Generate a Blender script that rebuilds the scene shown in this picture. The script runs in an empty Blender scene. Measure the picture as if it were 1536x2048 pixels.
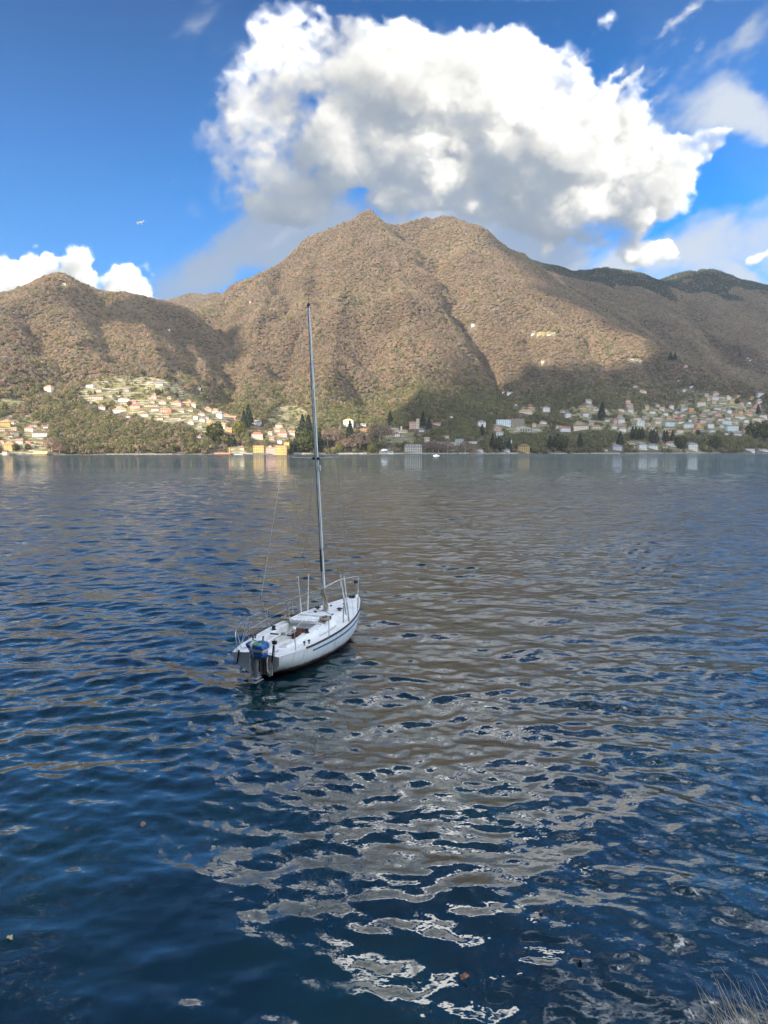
import bpy, bmesh, math, random
import numpy as np
from mathutils import Vector, Matrix
from math import radians, sin, cos, tan, atan, pi

random.seed(7)
RNG = np.random.default_rng(11)
SC = bpy.context.scene
COL = SC.collection

# ------------------------------------------------------------------ camera, world, sun, exposure
FPX, VH, CAMH = 1479.0, 902.0, 6.3            # focal length and horizon row at 1536 x 2048, eye height over the lake
PITCH = atan((1024 - VH) / FPX)
cam_d = bpy.data.cameras.new('camera')
cam = bpy.data.objects.new('camera', cam_d)
COL.objects.link(cam)
cam.location = (0, 0, CAMH)
cam.rotation_euler = (pi / 2 - PITCH, 0, 0)
cam_d.sensor_fit = 'VERTICAL'
cam_d.sensor_height = 24.0
cam_d.lens = 24.0 * FPX / 2048
cam_d.clip_start = 0.1
cam_d.clip_end = 40000
SC.camera = cam

SUN_EL, SUN_AZ = radians(24), radians(50)      # elevation; azimuth to the left of straight behind the viewer
SUN_DIR = Vector((-sin(SUN_AZ) * cos(SUN_EL), -cos(SUN_AZ) * cos(SUN_EL), sin(SUN_EL)))
sun_d = bpy.data.lights.new('sun', 'SUN')
sun_d.energy = 5.0
sun_d.angle = radians(0.53)
sun_d.color = (1.0, 0.88, 0.71)
sun = bpy.data.objects.new('sun', sun_d)
COL.objects.link(sun)
sun.rotation_euler = SUN_DIR.to_track_quat('Z', 'Y').to_euler()
sun.location = (0, 0, 3000)

SC.view_settings.view_transform = 'Standard'
SC.view_settings.look = 'None'
SC.view_settings.gamma = 1
SC.view_settings.exposure = 1.55
SC.render.engine = 'CYCLES'
SC.cycles.use_denoising = True
SC.cycles.denoiser = 'OPENIMAGEDENOISE'
SC.cycles.max_bounces = 6
SC.cycles.diffuse_bounces = 2
SC.cycles.glossy_bounces = 3
SC.cycles.caustics_reflective = False
SC.cycles.caustics_refractive = False


def ray(u, v):
    x = (u - 768) / FPX
    z = (1024 - v) / FPX
    return np.array([x, cos(PITCH) + z * sin(PITCH), -sin(PITCH) + z * cos(PITCH)])


def proj(x, y, z):
    z = z - CAMH
    yc = y * cos(PITCH) - z * sin(PITCH)
    zc = y * sin(PITCH) + z * cos(PITCH)
    yc = np.where(yc < 1e-3, 1e-3, yc)
    return 768 + FPX * x / yc, 1024 - FPX * zc / yc


# ------------------------------------------------------------------ node helper
class Nodes:
    def __init__(s, tree):
        s.t = tree

    def node(s, kind, **props):
        n = s.t.nodes.new(kind)
        for k, v in props.items():
            setattr(n, k, v)
        return n

    def put(s, sock, v):
        if v is None:
            return
        if isinstance(v, bpy.types.NodeSocket):
            s.t.links.new(v, sock)
        elif hasattr(sock.default_value, '__len__') and not hasattr(v, '__len__'):
            sock.default_value = (v,) * len(sock.default_value)
        elif hasattr(v, '__len__') and hasattr(sock.default_value, '__len__') and len(v) == 3 and len(sock.default_value) == 4:
            sock.default_value = (*v, 1)
        else:
            sock.default_value = v

    def m(s, op, a, b=None, c=None, clamp=False):
        n = s.node('ShaderNodeMath', operation=op, use_clamp=clamp)
        for i, v in enumerate((a, b, c)):
            s.put(n.inputs[i], v)
        return n.outputs[0]

    def v(s, op, a, b=None, out=0):
        n = s.node('ShaderNodeVectorMath', operation=op)
        s.put(n.inputs[0], a)
        if b is not None:
            if op == 'SCALE':
                s.put(n.inputs['Scale'], b)
            else:
                s.put(n.inputs[1], b)
        return n.outputs['Value'] if op in ('LENGTH', 'DOT_PRODUCT', 'DISTANCE') else n.outputs[0]

    def xyz(s, x, y, z):
        n = s.node('ShaderNodeCombineXYZ')
        for i, q in enumerate((x, y, z)):
            s.put(n.inputs[i], q)
        return n.outputs[0]

    def sep(s, vec):
        n = s.node('ShaderNodeSeparateXYZ')
        s.put(n.inputs[0], vec)
        return n.outputs

    def noise(s, vec, scale, detail=4, rough=0.5, dist=0.0, lac=2.0, color=False, dim='3D'):
        n = s.node('ShaderNodeTexNoise', noise_dimensions=dim)
        s.put(n.inputs['Vector'], vec)
        for k, q in (('Scale', scale), ('Detail', detail), ('Roughness', rough), ('Distortion', dist), ('Lacunarity', lac)):
            s.put(n.inputs[k], q)
        return n.outputs['Color'] if color else n.outputs[0]

    def voro(s, vec, scale, feature='F1', smooth=0.6, detail=0, rough=0.5, out='Distance'):
        n = s.node('ShaderNodeTexVoronoi', feature=feature)
        s.put(n.inputs['Vector'], vec)
        s.put(n.inputs['Scale'], scale)
        s.put(n.inputs['Detail'], detail)
        s.put(n.inputs['Roughness'], rough)
        if feature == 'SMOOTH_F1':
            s.put(n.inputs['Smoothness'], smooth)
        return n.outputs[out]

    def rng(s, x, a, b, c=0.0, d=1.0, smooth=True):
        n = s.node('ShaderNodeMapRange', interpolation_type='SMOOTHSTEP' if smooth else 'LINEAR')
        for i, q in enumerate((x, a, b, c, d)):
            s.put(n.inputs[i], q)
        return n.outputs[0]

    def mix(s, f, a, b, blend='MIX'):
        n = s.node('ShaderNodeMix', data_type='RGBA', blend_type=blend)
        s.put(n.inputs[0], f)
        s.put(n.inputs[6], a)
        s.put(n.inputs[7], b)
        return n.outputs[2]

    def mapping(s, vec, loc=(0, 0, 0), rot=(0, 0, 0), scale=(1, 1, 1), kind='POINT'):
        n = s.node('ShaderNodeMapping', vector_type=kind)
        s.put(n.inputs[0], vec)
        n.inputs[1].default_value = loc
        n.inputs[2].default_value = rot
        n.inputs[3].default_value = scale
        return n.outputs[0]


# ------------------------------------------------------------------ sky with clouds, laid out by compass direction and height
world = bpy.data.worlds.new('World')
SC.world = world
world.use_nodes = True
wt = world.node_tree
wt.nodes.clear()
W = Nodes(wt)
SKY_STRENGTH = 0.074


def uv(u, v):
    d = ray(u, v)
    return d[0] / d[1], d[2] / d[1]


# ------------------------------------------------------------------ clouds: a small volume of droplets, shaded into its colour by marching towards a chosen light
def spline_axis(n, cell, rng):
    """B-spline weights that stretch a coarse lattice over n samples"""
    t = np.arange(n) / cell + rng.random()
    i = np.floor(t).astype(int)
    f = (t - i)[:, None]
    w = np.concatenate([(1 - f) ** 3, 3 * f ** 3 - 6 * f ** 2 + 4, -3 * f ** 3 + 3 * f ** 2 + 3 * f + 1, f ** 3], 1) / 6
    m = np.zeros((n, i.max() + 4), np.float32)
    for k in range(4):
        m[np.arange(n), i + k] += w[:, k]
    return m


def lattice_noise(shape, cells, rng):
    """smooth random field of unit variance; one cell size per axis"""
    ms = [spline_axis(n, c, rng) for n, c in zip(shape, cells)]
    a = rng.standard_normal([m.shape[1] for m in ms]).astype(np.float32)
    for ax, m in enumerate(ms):
        a = np.moveaxis(np.tensordot(m, a, (1, ax)), 0, ax)
    return a / max(a.std(), 1e-6)


NU, NV, NW = 640, 448, 72
U0, U1, V0, V1 = -0.60, 0.60, 0.10, 0.86
DU = (U1 - U0) / NU
LUMPS = [  # cumulus masses: centre, half width, half height (rows of a 1536 x 2048 frame), turn, depth, weight
    (775, 235, 270, 150, 0, 0, 1.0), (602, 82, 66, 48, 20, 18, .9), (520, 185, 130, 70, 12, 4, .8), (650, 140, 130, 90, 0, 2, .95),
    (1000, 115, 175, 100, 0, 10, 1.0), (1130, 150, 88, 88, 0, 10, 1.0), (1060, 270, 210, 150, 0, 0, 1.0), (1170, 262, 108, 92, 20, -8, .95),
    (1275, 372, 140, 60, 28, -12, .80), (1385, 330, 84, 40, 36, -14, .62), (1450, 296, 50, 26, 40, -14, .60), (1190, 440, 100, 40, 20, -10, .66), (840, 350, 360, 120, 0, -4, .95), (1130, 420, 180, 70, 15, -8, .9),
    (640, 315, 210, 120, 0, -6, 1.0), (540, 290, 120, 70, 10, -2, .8), (1215, 455, 90, 34, 20, -12, .75), (770, 80, 100, 60, 60, 14, .6), (880, 415, 280, 62, 0, -6, .9), (640, 385, 190, 70, 0, -4, 1.15), (745, 390, 150, 62, 0, -4, 1.15), (1050, 432, 200, 56, 0, -8, .9),
    (10, 570, 130, 62, 0, 0, 1.3), (132, 530, 70, 56, 0, 0, 1.3), (236, 530, 50, 46, 0, 0, 1.3), (165, 580, 110, 50, 0, -4, 1.3), (258, 552, 24, 24, 30, 0, .9),
    (60, 530, 60, 36, 0, 2, 1.3),
    (1280, 500, 66, 42, 15, -6, .52), (1184, 16, 70, 17, 24, 0, .75), (1230, 102, 34, 17, 10, 0, .5), (1262, 146, 66, 18, 25, 0, .42),
    (1500, 532, 70, 26, 14, 0, .45),
]


def smoothstep(x, a, b):
    t = np.clip((x - a) / (b - a), 0, 1)
    return t * t * (3 - 2 * t)


def make_clouds():
    rng = np.random.default_rng(5)
    uu = (U0 + (np.arange(NU) + .5) * DU).astype(np.float32)
    dv = (V1 - V0) / NV
    vv = (V0 + (np.arange(NV) + .5) * dv).astype(np.float32)
    ww = ((np.arange(NW) + .5 - NW / 2)).astype(np.float32)
    shp = (NV, NU, NW)
    B = np.full(shp, -1.5, np.float32)
    warp_u = lattice_noise(shp[:2], (42, 42), rng) * 0.016 + lattice_noise(shp[:2], (15, 15), rng) * 0.006
    warp_v = lattice_noise(shp[:2], (42, 42), rng) * 0.014 + lattice_noise(shp[:2], (15, 15), rng) * 0.005
    for cx, cy, rx, ry, rot, dep, wgt in LUMPS:
        U, V = uv(cx, cy + (26 if cy < 300 and rx > 70 and cx < 950 else 12 if cx < 1240 and cy < 300 else 0))
        rx, ry = rx * 1.06 / FPX, ry * .92 / FPX
        R = max(rx, ry) * 2.5
        i0, i1 = np.searchsorted(uu, U - R), np.searchsorted(uu, U + R)
        j0, j1 = np.searchsorted(vv, V - R), np.searchsorted(vv, V + R)
        if i1 <= i0 or j1 <= j0:
            continue
        du = uu[None, i0:i1] - U + warp_u[j0:j1, i0:i1]
        dw = vv[j0:j1, None] - V + warp_v[j0:j1, i0:i1]
        c_, s_ = cos(radians(rot)), sin(radians(rot))
        r2 = ((du * c_ + dw * s_) / rx) ** 2 + ((-du * s_ + dw * c_) / ry) ** 2
        rw = min(NW * .33, .8 * min(rx, ry) / DU + 5)
        b = wgt - 1.12 * np.sqrt(r2[:, :, None] + ((ww[None, None] - dep) / rw) ** 2)
        S = B[j0:j1, i0:i1]
        k = .10
        hmx = np.maximum(k - np.abs(S - b), 0) / k
        B[j0:j1, i0:i1] = np.maximum(S, b) + hmx * hmx * k * .25
    D = B
    amp, cell = 0.21, 60.0
    for o in range(6):
        n = lattice_noise(shp, (cell, cell, cell), rng)
        if o == 0:
            D += amp * n * 1.15
        else:
            D += amp * (1.5 * np.abs(n) - 1.1)      # billows: rounded heads with creases between
        amp *= 0.64
        cell *= 0.5
    soft = (1 - .72 * smoothstep(uu, -0.05, -0.24)[None, :] * smoothstep(vv, .45, .40)[:, None] * smoothstep(uu, -.30, -.24)[None, :])[..., None]
    soft = soft * (1 - .45 * smoothstep(vv, .40, .52)[:, None, None] - .30 * smoothstep(uu, .02, -.10)[None, :, None] * smoothstep(uu, -.31, -.27)[None, :, None])
    dens = np.clip(D * 2.6 * soft, 0, 1) ** 1.1 * soft
    del D, B
    # light that reaches every cell, marched on a coarser copy
    q = dens[::2, ::2, ::2]
    l = np.array([0.66, 0.60, -0.16])              # rows, columns, depth towards the light
    tau = np.zeros_like(q)
    for k in range(1, 34):
        s = np.round(l * k * 1.6).astype(int)
        sh = np.zeros_like(q)
        a, b_, c_ = s
        src = q[max(a, 0):q.shape[0] + min(a, 0), max(b_, 0):q.shape[1] + min(b_, 0), max(c_, 0):q.shape[2] + min(c_, 0)]
        if src.size == 0:
            break
        sh[max(-a, 0):max(-a, 0) + src.shape[0], max(-b_, 0):max(-b_, 0) + src.shape[1], max(-c_, 0):max(-c_, 0) + src.shape[2]] = src
        tau += sh * 0.34
    L = 0.60 * np.exp(-1.7 * tau) + 0.32 * np.exp(-0.42 * tau) + 0.24 * np.exp(-0.08 * tau)
    L = np.repeat(np.repeat(np.repeat(L, 2, 0), 2, 1), 2, 2)[:NV, :NU, :NW]
    for ax in (0, 1, 2):                              # soften the doubled cells
        L = (np.roll(L, 1, ax) + 2 * L + np.roll(L, -1, ax)) * .25
    T = np.ones(shp[:2], np.float32)
    acc = np.zeros(shp[:2], np.float32)
    for k in range(NW):
        a = 1 - np.exp(-dens[:, :, k] * 0.30)
        acc += T * a * L[:, :, k]
        T *= 1 - a
    A = 1 - T
    lum = acc / np.maximum(A, 1e-4)
    return lum, A, uu, vv, rng


def cloud_map():
    lum, A, uu, vv, rng = make_clouds()
    UU, VV = np.meshgrid(uu, vv)
    shp = A.shape
    WX = lattice_noise(shp, (70, 70), rng) + .5 * lattice_noise(shp, (28, 28), rng)
    WY = lattice_noise(shp, (70, 70), rng) + .5 * lattice_noise(shp, (28, 28), rng)

    def patch(u, v, rx, ry, rot=0, a=1.0, b=0.0):
        U, V = uv(u, v)
        c_, s_ = cos(radians(rot)), sin(radians(rot))
        x, y = (UU - U) * FPX, (VV - V) * FPX
        x, y = x + 55 * WX, y + 45 * WY
        return smoothstep(np.hypot((x * c_ + y * s_) / rx, (-x * s_ + y * c_) / ry), a, b)
    # big shade painted into the brightness: lower left, base and flanks of the mass
    mot = lattice_noise(shp, (34, 34), rng) * .5 + lattice_noise(shp, (15, 15), rng) * .3 + lattice_noise(shp, (7, 7), rng) * .15
    sh = 1 - 0.62 * patch(560, 350, 330, 220) - 0.20 * patch(730, 230, 120, 110) - 0.50 * patch(820, 450, 520, 110) - .16 * patch(1150, 290, 120, 80) - .30 * patch(520, 200, 170, 140) - .02 + .13 * mot
    lum = lum * np.clip(sh, .2, 1)
    g = np.clip((lum - .02) / 0.95, 0, 1.15)[..., None]
    stops = [(0.0, (.17, .22, .29)), (.25, (.30, .335, .375)), (.5, (.53, .53, .51)), (.70, (.75, .735, .69)), (.90, (.93, .915, .87)), (1.0, (1.25, 1.24, 1.19)), (1.15, (2.2, 2.18, 2.1))]
    rgb = np.stack([np.interp(g[..., 0], [s[0] for s in stops], [s[1][i] for s in stops]) for i in range(3)], -1)
    fine = lattice_noise(shp, (5, 5), rng) * .6 + lattice_noise(shp, (2.6, 2.6), rng) * .4
    fine2 = lattice_noise(shp, (11, 11), rng) * .7 + lattice_noise(shp, (5.5, 5.5), rng) * .45 + lattice_noise(shp, (2.8, 2.8), rng) * .3
    A = A * (1 - .8 * patch(1300, 500, 120, 70) - .8 * patch(1510, 525, 120, 60) - .40 * patch(1455, 270, 75, 60) - .35 * patch(1250, 150, 90, 60))
    A = np.clip(A + (.22 * fine + .22 * fine2) * 4 * A * (1 - A), 0, 1)
    rgb = rgb * (1 + .035 * fine2[..., None])
    out = rgb * A[..., None]
    al = A.copy()

    def fbm(cells, rot, rough=.62, octs=6):
        """streaky 2-D noise: cells along and across a turned axis"""
        c_, s_ = cos(radians(rot)), sin(radians(rot))
        n = 700
        tot = np.zeros(shp)
        wsum = 0
        a = 1.0
        cu, cv = cells
        X = (np.arange(shp[1])[None] * c_ + np.arange(shp[0])[:, None] * s_)
        Y = (-np.arange(shp[1])[None] * s_ + np.arange(shp[0])[:, None] * c_)
        X, Y = X - X.min(), Y - Y.min()
        for o in range(octs):
            t = lattice_noise((n, n), (4, 4), rng)
            fx, fy = (X * 4 / cu) % (n - 2), (Y * 4 / cv) % (n - 2)
            ix, iy = fx.astype(int), fy.astype(int)
            rx, ry = fx - ix, fy - iy
            v = (t[iy, ix] * (1 - rx) + t[iy, ix + 1] * rx) * (1 - ry) + (t[iy + 1, ix] * (1 - rx) + t[iy + 1, ix + 1] * rx) * ry
            tot += a * v
            wsum += a * a
            a *= rough
            cu *= .5
            cv *= .5
        return tot / wsum ** .5
    # grey veils behind the mass, drawn under it; thin streaks of torn cloud
    vn = fbm((130, 60), 35)
    ve = 1.1 * patch(520, 490, 260, 190)
    ve = np.maximum(ve, 1.9 * patch(800, 425, 520, 140))
    ve = np.maximum(ve, 2.0 * patch(690, 385, 250, 120))
    ve = np.maximum(ve, 1.5 * patch(1080, 470, 220, 70))
    ve = smoothstep(ve + .32 * vn, .26, .95) * .90
    wn = fbm((46, 15), 38, .68)
    wi = np.maximum(patch(1370, 150, 240, 190), 1.1 * patch(730, 40, 150, 90))
    wi = smoothstep(.75 * wi + .36 * wn, .74, 1.36) * .8 * np.minimum(1, wi * 2)
    bank = smoothstep(np.maximum(1.4 * patch(1500, 430, 230, 170, 50), np.maximum(1.1 * patch(1340, 520, 230, 60, 15), 1.0 * patch(1530, 300, 110, 150))) + .34 * vn, .22, .95) * .92
    # extra-bright broken clouds added above the frame, to silver the water
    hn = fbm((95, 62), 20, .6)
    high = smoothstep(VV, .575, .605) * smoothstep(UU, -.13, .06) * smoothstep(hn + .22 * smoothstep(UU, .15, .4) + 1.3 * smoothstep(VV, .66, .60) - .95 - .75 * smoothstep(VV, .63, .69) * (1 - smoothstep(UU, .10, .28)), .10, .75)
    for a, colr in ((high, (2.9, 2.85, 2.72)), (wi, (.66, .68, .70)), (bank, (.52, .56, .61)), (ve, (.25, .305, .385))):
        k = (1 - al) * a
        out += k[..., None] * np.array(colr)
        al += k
    return np.concatenate([out, al[..., None]], -1).astype(np.float32)

tc = W.node('ShaderNodeTexCoord')
dirv = tc.outputs['Generated']
dx, dy, dz = W.sep(dirv)
yy = W.m('MAXIMUM', W.m('ABSOLUTE', dy), 0.02)
Px, Py = W.m('DIVIDE', dx, yy), W.m('DIVIDE', dz, yy)
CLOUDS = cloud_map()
img = bpy.data.images.new('cloud_volume', NU, NV, alpha=True, float_buffer=True)
img.colorspace_settings.name = 'Non-Color'
img.alpha_mode = 'CHANNEL_PACKED'
img.pixels.foreach_set(CLOUDS.ravel())
img.update()
img.pack()
ti = W.node('ShaderNodeTexImage', extension='CLIP', interpolation='Cubic')
ti.image = img
fine = W.v('SUBTRACT', W.noise(dirv, 95, 3, 0.6, color=True), (0.5, 0.5, 0.5))
mapuv = W.xyz(W.m('MULTIPLY', W.m('SUBTRACT', Px, U0), 1 / (U1 - U0)), W.m('MULTIPLY', W.m('SUBTRACT', Py, V0), 1 / (V1 - V0)), 0)
W.put(ti.inputs[0], W.v('ADD', mapuv, W.v('MULTIPLY', fine, (0.011, 0.015, 0))))
front = W.m('GREATER_THAN', dy, 0.05)
# broken cumulus added overhead and behind the viewer, overbright to fill the shade
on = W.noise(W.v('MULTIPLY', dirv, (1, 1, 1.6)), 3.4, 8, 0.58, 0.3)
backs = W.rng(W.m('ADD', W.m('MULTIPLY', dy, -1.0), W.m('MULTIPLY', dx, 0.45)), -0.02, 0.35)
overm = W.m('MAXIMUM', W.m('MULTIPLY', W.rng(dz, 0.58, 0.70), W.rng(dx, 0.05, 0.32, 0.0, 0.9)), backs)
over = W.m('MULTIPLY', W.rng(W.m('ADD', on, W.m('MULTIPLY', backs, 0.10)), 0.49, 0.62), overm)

sky = W.node('ShaderNodeTexSky', sky_type='NISHITA')
sky.sun_disc = False
sky.sun_elevation = SUN_EL
sky.sun_rotation = pi + SUN_AZ
sky.altitude = 300
sky.air_density = 1.0
sky.dust_density = 0.4
sky.ozone_density = 2.5
SKY_TONE = (0.31, 0.65, 0.98)
skyc = W.v('MULTIPLY', sky.outputs[0], SKY_TONE)
hs = W.node('ShaderNodeHueSaturation')
W.put(hs.inputs['Color'], skyc)
hs.inputs['Saturation'].default_value = 1.12
skyt = W.v('MULTIPLY', hs.outputs[0], W.mix(W.rng(dz, 0.22, 0.72), (1, 1, 1), (0.08, 0.29, 0.34)))
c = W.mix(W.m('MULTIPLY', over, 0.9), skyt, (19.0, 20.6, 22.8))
al = W.m('MULTIPLY', ti.outputs['Alpha'], front)
CLOUD_GAIN = 6.3
cl = W.v('SCALE', ti.outputs['Color'], W.m('MULTIPLY', front, CLOUD_GAIN))
c = W.v('ADD', W.v('SCALE', c, W.m('SUBTRACT', 1.0, al)), cl)
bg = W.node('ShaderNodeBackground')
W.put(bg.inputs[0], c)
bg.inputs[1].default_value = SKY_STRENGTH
wo = W.node('ShaderNodeOutputWorld')
wt.links.new(bg.outputs[0], wo.inputs[0])
world.cycles.sampling_method = 'MANUAL'
world.cycles.sample_map_resolution = 512

# ------------------------------------------------------------------ object helpers
def tag(o, label=None, cat=None, group=None, kind=None):
    if label:
        o['label'] = label
    if cat:
        o['category'] = cat
    if group:
        o['group'] = group
    if kind:
        o['kind'] = kind
    return o


def empty(name, loc, rz=0.0):
    o = bpy.data.objects.new(name, None)
    o.empty_display_size = 0.3
    o.location = loc
    o.rotation_euler = (0, 0, rz)
    COL.objects.link(o)
    return o


class MB:
    """collects vertices and faces, then links them as one mesh object"""

    def __init__(s):
        s.v, s.f = [], []

    def add(s, vs, fs):
        k = len(s.v)
        s.v += [tuple(p) for p in vs]
        s.f += [tuple(i + k for i in q) for q in fs]
        return s

    def box(s, x0, x1, y0, y1, z0, z1):
        return s.add([(x0, y0, z0), (x1, y0, z0), (x1, y1, z0), (x0, y1, z0), (x0, y0, z1), (x1, y0, z1), (x1, y1, z1), (x0, y1, z1)],
                     [(3, 2, 1, 0), (4, 5, 6, 7), (0, 1, 5, 4), (1, 2, 6, 5), (2, 3, 7, 6), (3, 0, 4, 7)])

    def tube(s, pts, r, n=8, closed=False, cap=True):
        pts = [Vector(p) for p in pts]
        rs = r if hasattr(r, '__len__') else [r] * len(pts)
        up = Vector((0, 0, 1))
        rings = []
        a = None
        for i, p in enumerate(pts):
            if closed:
                t = (pts[(i + 1) % len(pts)] - pts[i - 1]).normalized()
            else:
                t = (pts[min(i + 1, len(pts) - 1)] - pts[max(i - 1, 0)]).normalized()
            if a is None:
                a = t.cross(up)
                if a.length < 1e-3:
                    a = t.cross(Vector((1, 0, 0)))
            a = (a - t * a.dot(t)).normalized()
            b = t.cross(a)
            rings.append([p + (a * cos(2 * pi * k / n) + b * sin(2 * pi * k / n)) * rs[i] for k in range(n)])
        vs = [q for ring in rings for q in ring]
        fs = []
        m = len(rings)
        for i in range(m if closed else m - 1):
            j = (i + 1) % m
            for k in range(n):
                l = (k + 1) % n
                fs.append((i * n + k, i * n + l, j * n + l, j * n + k))
        if cap and not closed:
            fs.append(tuple(range(n - 1, -1, -1)))
            fs.append(tuple((m - 1) * n + k for k in range(n)))
        return s.add(vs, fs)

    def loft(s, rings, closed_ring=False, caps=(False, False)):
        n = len(rings[0])
        vs = [q for ring in rings for q in ring]
        fs = []
        for i in range(len(rings) - 1):
            for k in range(n if closed_ring else n - 1):
                l = (k + 1) % n
                fs.append((i * n + k, i * n + l, (i + 1) * n + l, (i + 1) * n + k))
        if caps[0]:
            fs.append(tuple(range(n - 1, -1, -1)))
        if caps[1]:
            fs.append(tuple((len(rings) - 1) * n + k for k in range(n)))
        return s.add(vs, fs)

    def lathe(s, prof, n=16, c=(0, 0, 0), axis='z'):
        rings = []
        for r, h in prof:
            ring = []
            for k in range(n):
                a, b = r * cos(2 * pi * k / n), r * sin(2 * pi * k / n)
                q = (a, b, h) if axis == 'z' else ((h, a, b) if axis == 'x' else (b, h, a))
                ring.append((q[0] + c[0], q[1] + c[1], q[2] + c[2]))
            rings.append(ring)
        return s.loft(rings, True, (True, True))

    def build(s, name, mat, parent=None, smooth=False, bevel=0.0, seg=2, loc=None, matrix=None):
        me = bpy.data.meshes.new(name)
        me.from_pydata(s.v, [], s.f)
        if matrix is not None:
            me.transform(matrix)
        me.materials.append(mat)
        if bevel > 0:
            bm = bmesh.new()
            bm.from_mesh(me)
            es = [e for e in bm.edges if len(e.link_faces) == 2 and e.calc_face_angle(0) > 0.5]
            bmesh.ops.bevel(bm, geom=es, offset=bevel, segments=seg, profile=0.6, affect='EDGES')
            bm.to_mesh(me)
            bm.free()
        bm = bmesh.new()
        bm.from_mesh(me)
        bmesh.ops.recalc_face_normals(bm, faces=bm.faces)
        bm.to_mesh(me)
        bm.free()
        if smooth:
            me.shade_smooth()
            if smooth != 'all':
                me.set_sharp_from_angle(angle=radians(smooth if smooth > 1 else 35))
        o = bpy.data.objects.new(name, me)
        COL.objects.link(o)
        if parent is not None:
            o.parent = parent
        if loc is not None:
            o.location = loc
        return o


def material(name):
    m = bpy.data.materials.new(name)
    m.use_nodes = True
    n = Nodes(m.node_tree)
    b = m.node_tree.nodes['Principled BSDF']
    return m, n, b


def paint(name, col, rough=0.6, var=0.12, scale=3.0, metal=0.0, spec=0.5):
    """plain paint, plaster or plastic with a little uneven tone"""
    m, n, b = material(name)
    tcn = n.node('ShaderNodeTexCoord')
    f = n.noise(tcn.outputs['Object'], scale, 4, 0.6)
    lo = tuple(q * (1 - var) for q in col)
    hi = tuple(min(1, q * (1 + var)) for q in col)
    n.put(b.inputs['Base Color'], n.mix(n.rng(f, .3, .7), lo, hi))
    b.inputs['Roughness'].default_value = rough
    b.inputs['Metallic'].default_value = metal
    b.inputs['Specular IOR Level'].default_value = spec
    return m


# ------------------------------------------------------------------ terrain: the far shore with its mountain, and the hill behind the viewer
def at_dist(u, v, d):
    r = ray(u, v)
    return (r[0] / r[1] * d, d, CAMH + r[2] / r[1] * d)


RIDGES = [  # (steepness of the flanks, [(column, row, distance) ...])
    (0.72, [(620, 482, 2900), (665, 465, 2950), (700, 440, 3000), (722, 424, 3000), (738, 421, 3000), (752, 436, 3030), (772, 450, 3060), (795, 457, 3080), (818, 446, 3080), (850, 431, 3070), (880, 430, 3060), (905, 433, 3050)]),
    (0.62, [(380, 622, 2650), (440, 580, 2700), (480, 553, 2760), (560, 517, 2840), (620, 482, 2900)]),
    (0.92, [(738, 421, 3000), (782, 459, 2880), (841, 501, 2740), (886, 543, 2600), (929, 582, 2460), (952, 625, 2320), (994, 657, 2220), (1020, 709, 2060), (1046, 745, 1940)]),
    (0.90, [(905, 433, 3050), (942, 462, 2980), (974, 494, 2900), (1033, 543, 2800), (1100, 585, 2680), (1180, 628, 2520), (1260, 672, 2380), (1340, 715, 2200), (1420, 748, 2060)]),
    (0.80, [(905, 433, 3120), (940, 452, 3200), (980, 478, 3260), (1020, 505, 3300), (1050, 517, 3350), (1100, 545, 3350), (1170, 590, 3150), (1250, 640, 2950), (1340, 690, 2700), (1430, 732, 2450), (1560, 790, 2150)]),
    (0.80, [(1000, 590, 2640), (1030, 620, 2520), (1065, 654, 2400), (1110, 705, 2220), (1150, 750, 2050)]),
    (0.75, [(1100, 585, 2680), (1140, 640, 2480), (1200, 700, 2250), (1250, 752, 2080)]),
    (0.55, [(1050, 520, 3700), (1110, 529, 3800), (1160, 541, 3900), (1210, 544, 3950), (1280, 553, 3950), (1312, 560, 3980), (1360, 550, 4150), (1400, 543, 4250), (1440, 546, 4300), (1490, 561, 4300), (1540, 571, 4250), (1700, 590, 4200)]),
    (0.60, [(1185, 545, 3900), (1225, 572, 3700), (1314, 606, 3450), (1398, 652, 3150), (1454, 683, 2980), (1540, 722, 2780), (1640, 760, 2500)]),
    (0.60, [(1490, 561, 4300), (1475, 620, 3800), (1500, 670, 3400), (1580, 710, 3100)]),
    (0.52, [(-160, 640, 2000), (0, 600, 2030), (60, 578, 2070), (100, 563, 2100), (122, 557, 2110), (150, 567, 2115), (250, 586, 2160), (320, 605, 2230), (370, 618, 2330), (430, 640, 2430)]),
    (0.56, [(122, 557, 2110), (95, 640, 1850), (75, 710, 1640)]),
    (0.56, [(250, 586, 2160), (290, 660, 1880), (320, 720, 1660), (330, 775, 1480)]),
    (0.50, [(340, 603, 4200), (380, 593, 4200), (430, 586, 4200), (500, 590, 4200)]),
    (0.66, [(560, 517, 2840), (530, 590, 2480), (510, 670, 2100), (495, 740, 1790), (485, 800, 1560)]),
    (0.66, [(722, 424, 3000), (700, 510, 2620), (680, 600, 2250), (668, 690, 1930), (650, 770, 1660), (640, 830, 1480)]),
    (0.68, [(782, 459, 2880), (800, 560, 2440), (815, 650, 2080), (830, 730, 1800), (850, 800, 1600)]),
    (0.45, [(1180, 760, 2000), (1160, 800, 1850), (1150, 840, 1720)]),
    (0.40, [(1420, 770, 2150), (1400, 810, 1950), (1390, 850, 1800)]),
]
SEG = []
for kk, pts in RIDGES:
    P3 = [at_dist(*p) for p in pts]
    for a, b in zip(P3[:-1], P3[1:]):
        SEG.append((kk, a, b))
SHORE = [(-4000, 1010), (-900, 1090), (-560, 1130), (-330, 1185), (-150, 1250), (0, 1290), (120, 1310), (330, 1400), (600, 1530), (900, 1660), (1300, 1800), (4000, 2500)]


def shore_y(x):
    return np.interp(x, [p[0] for p in SHORE], [p[1] for p in SHORE])


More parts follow.
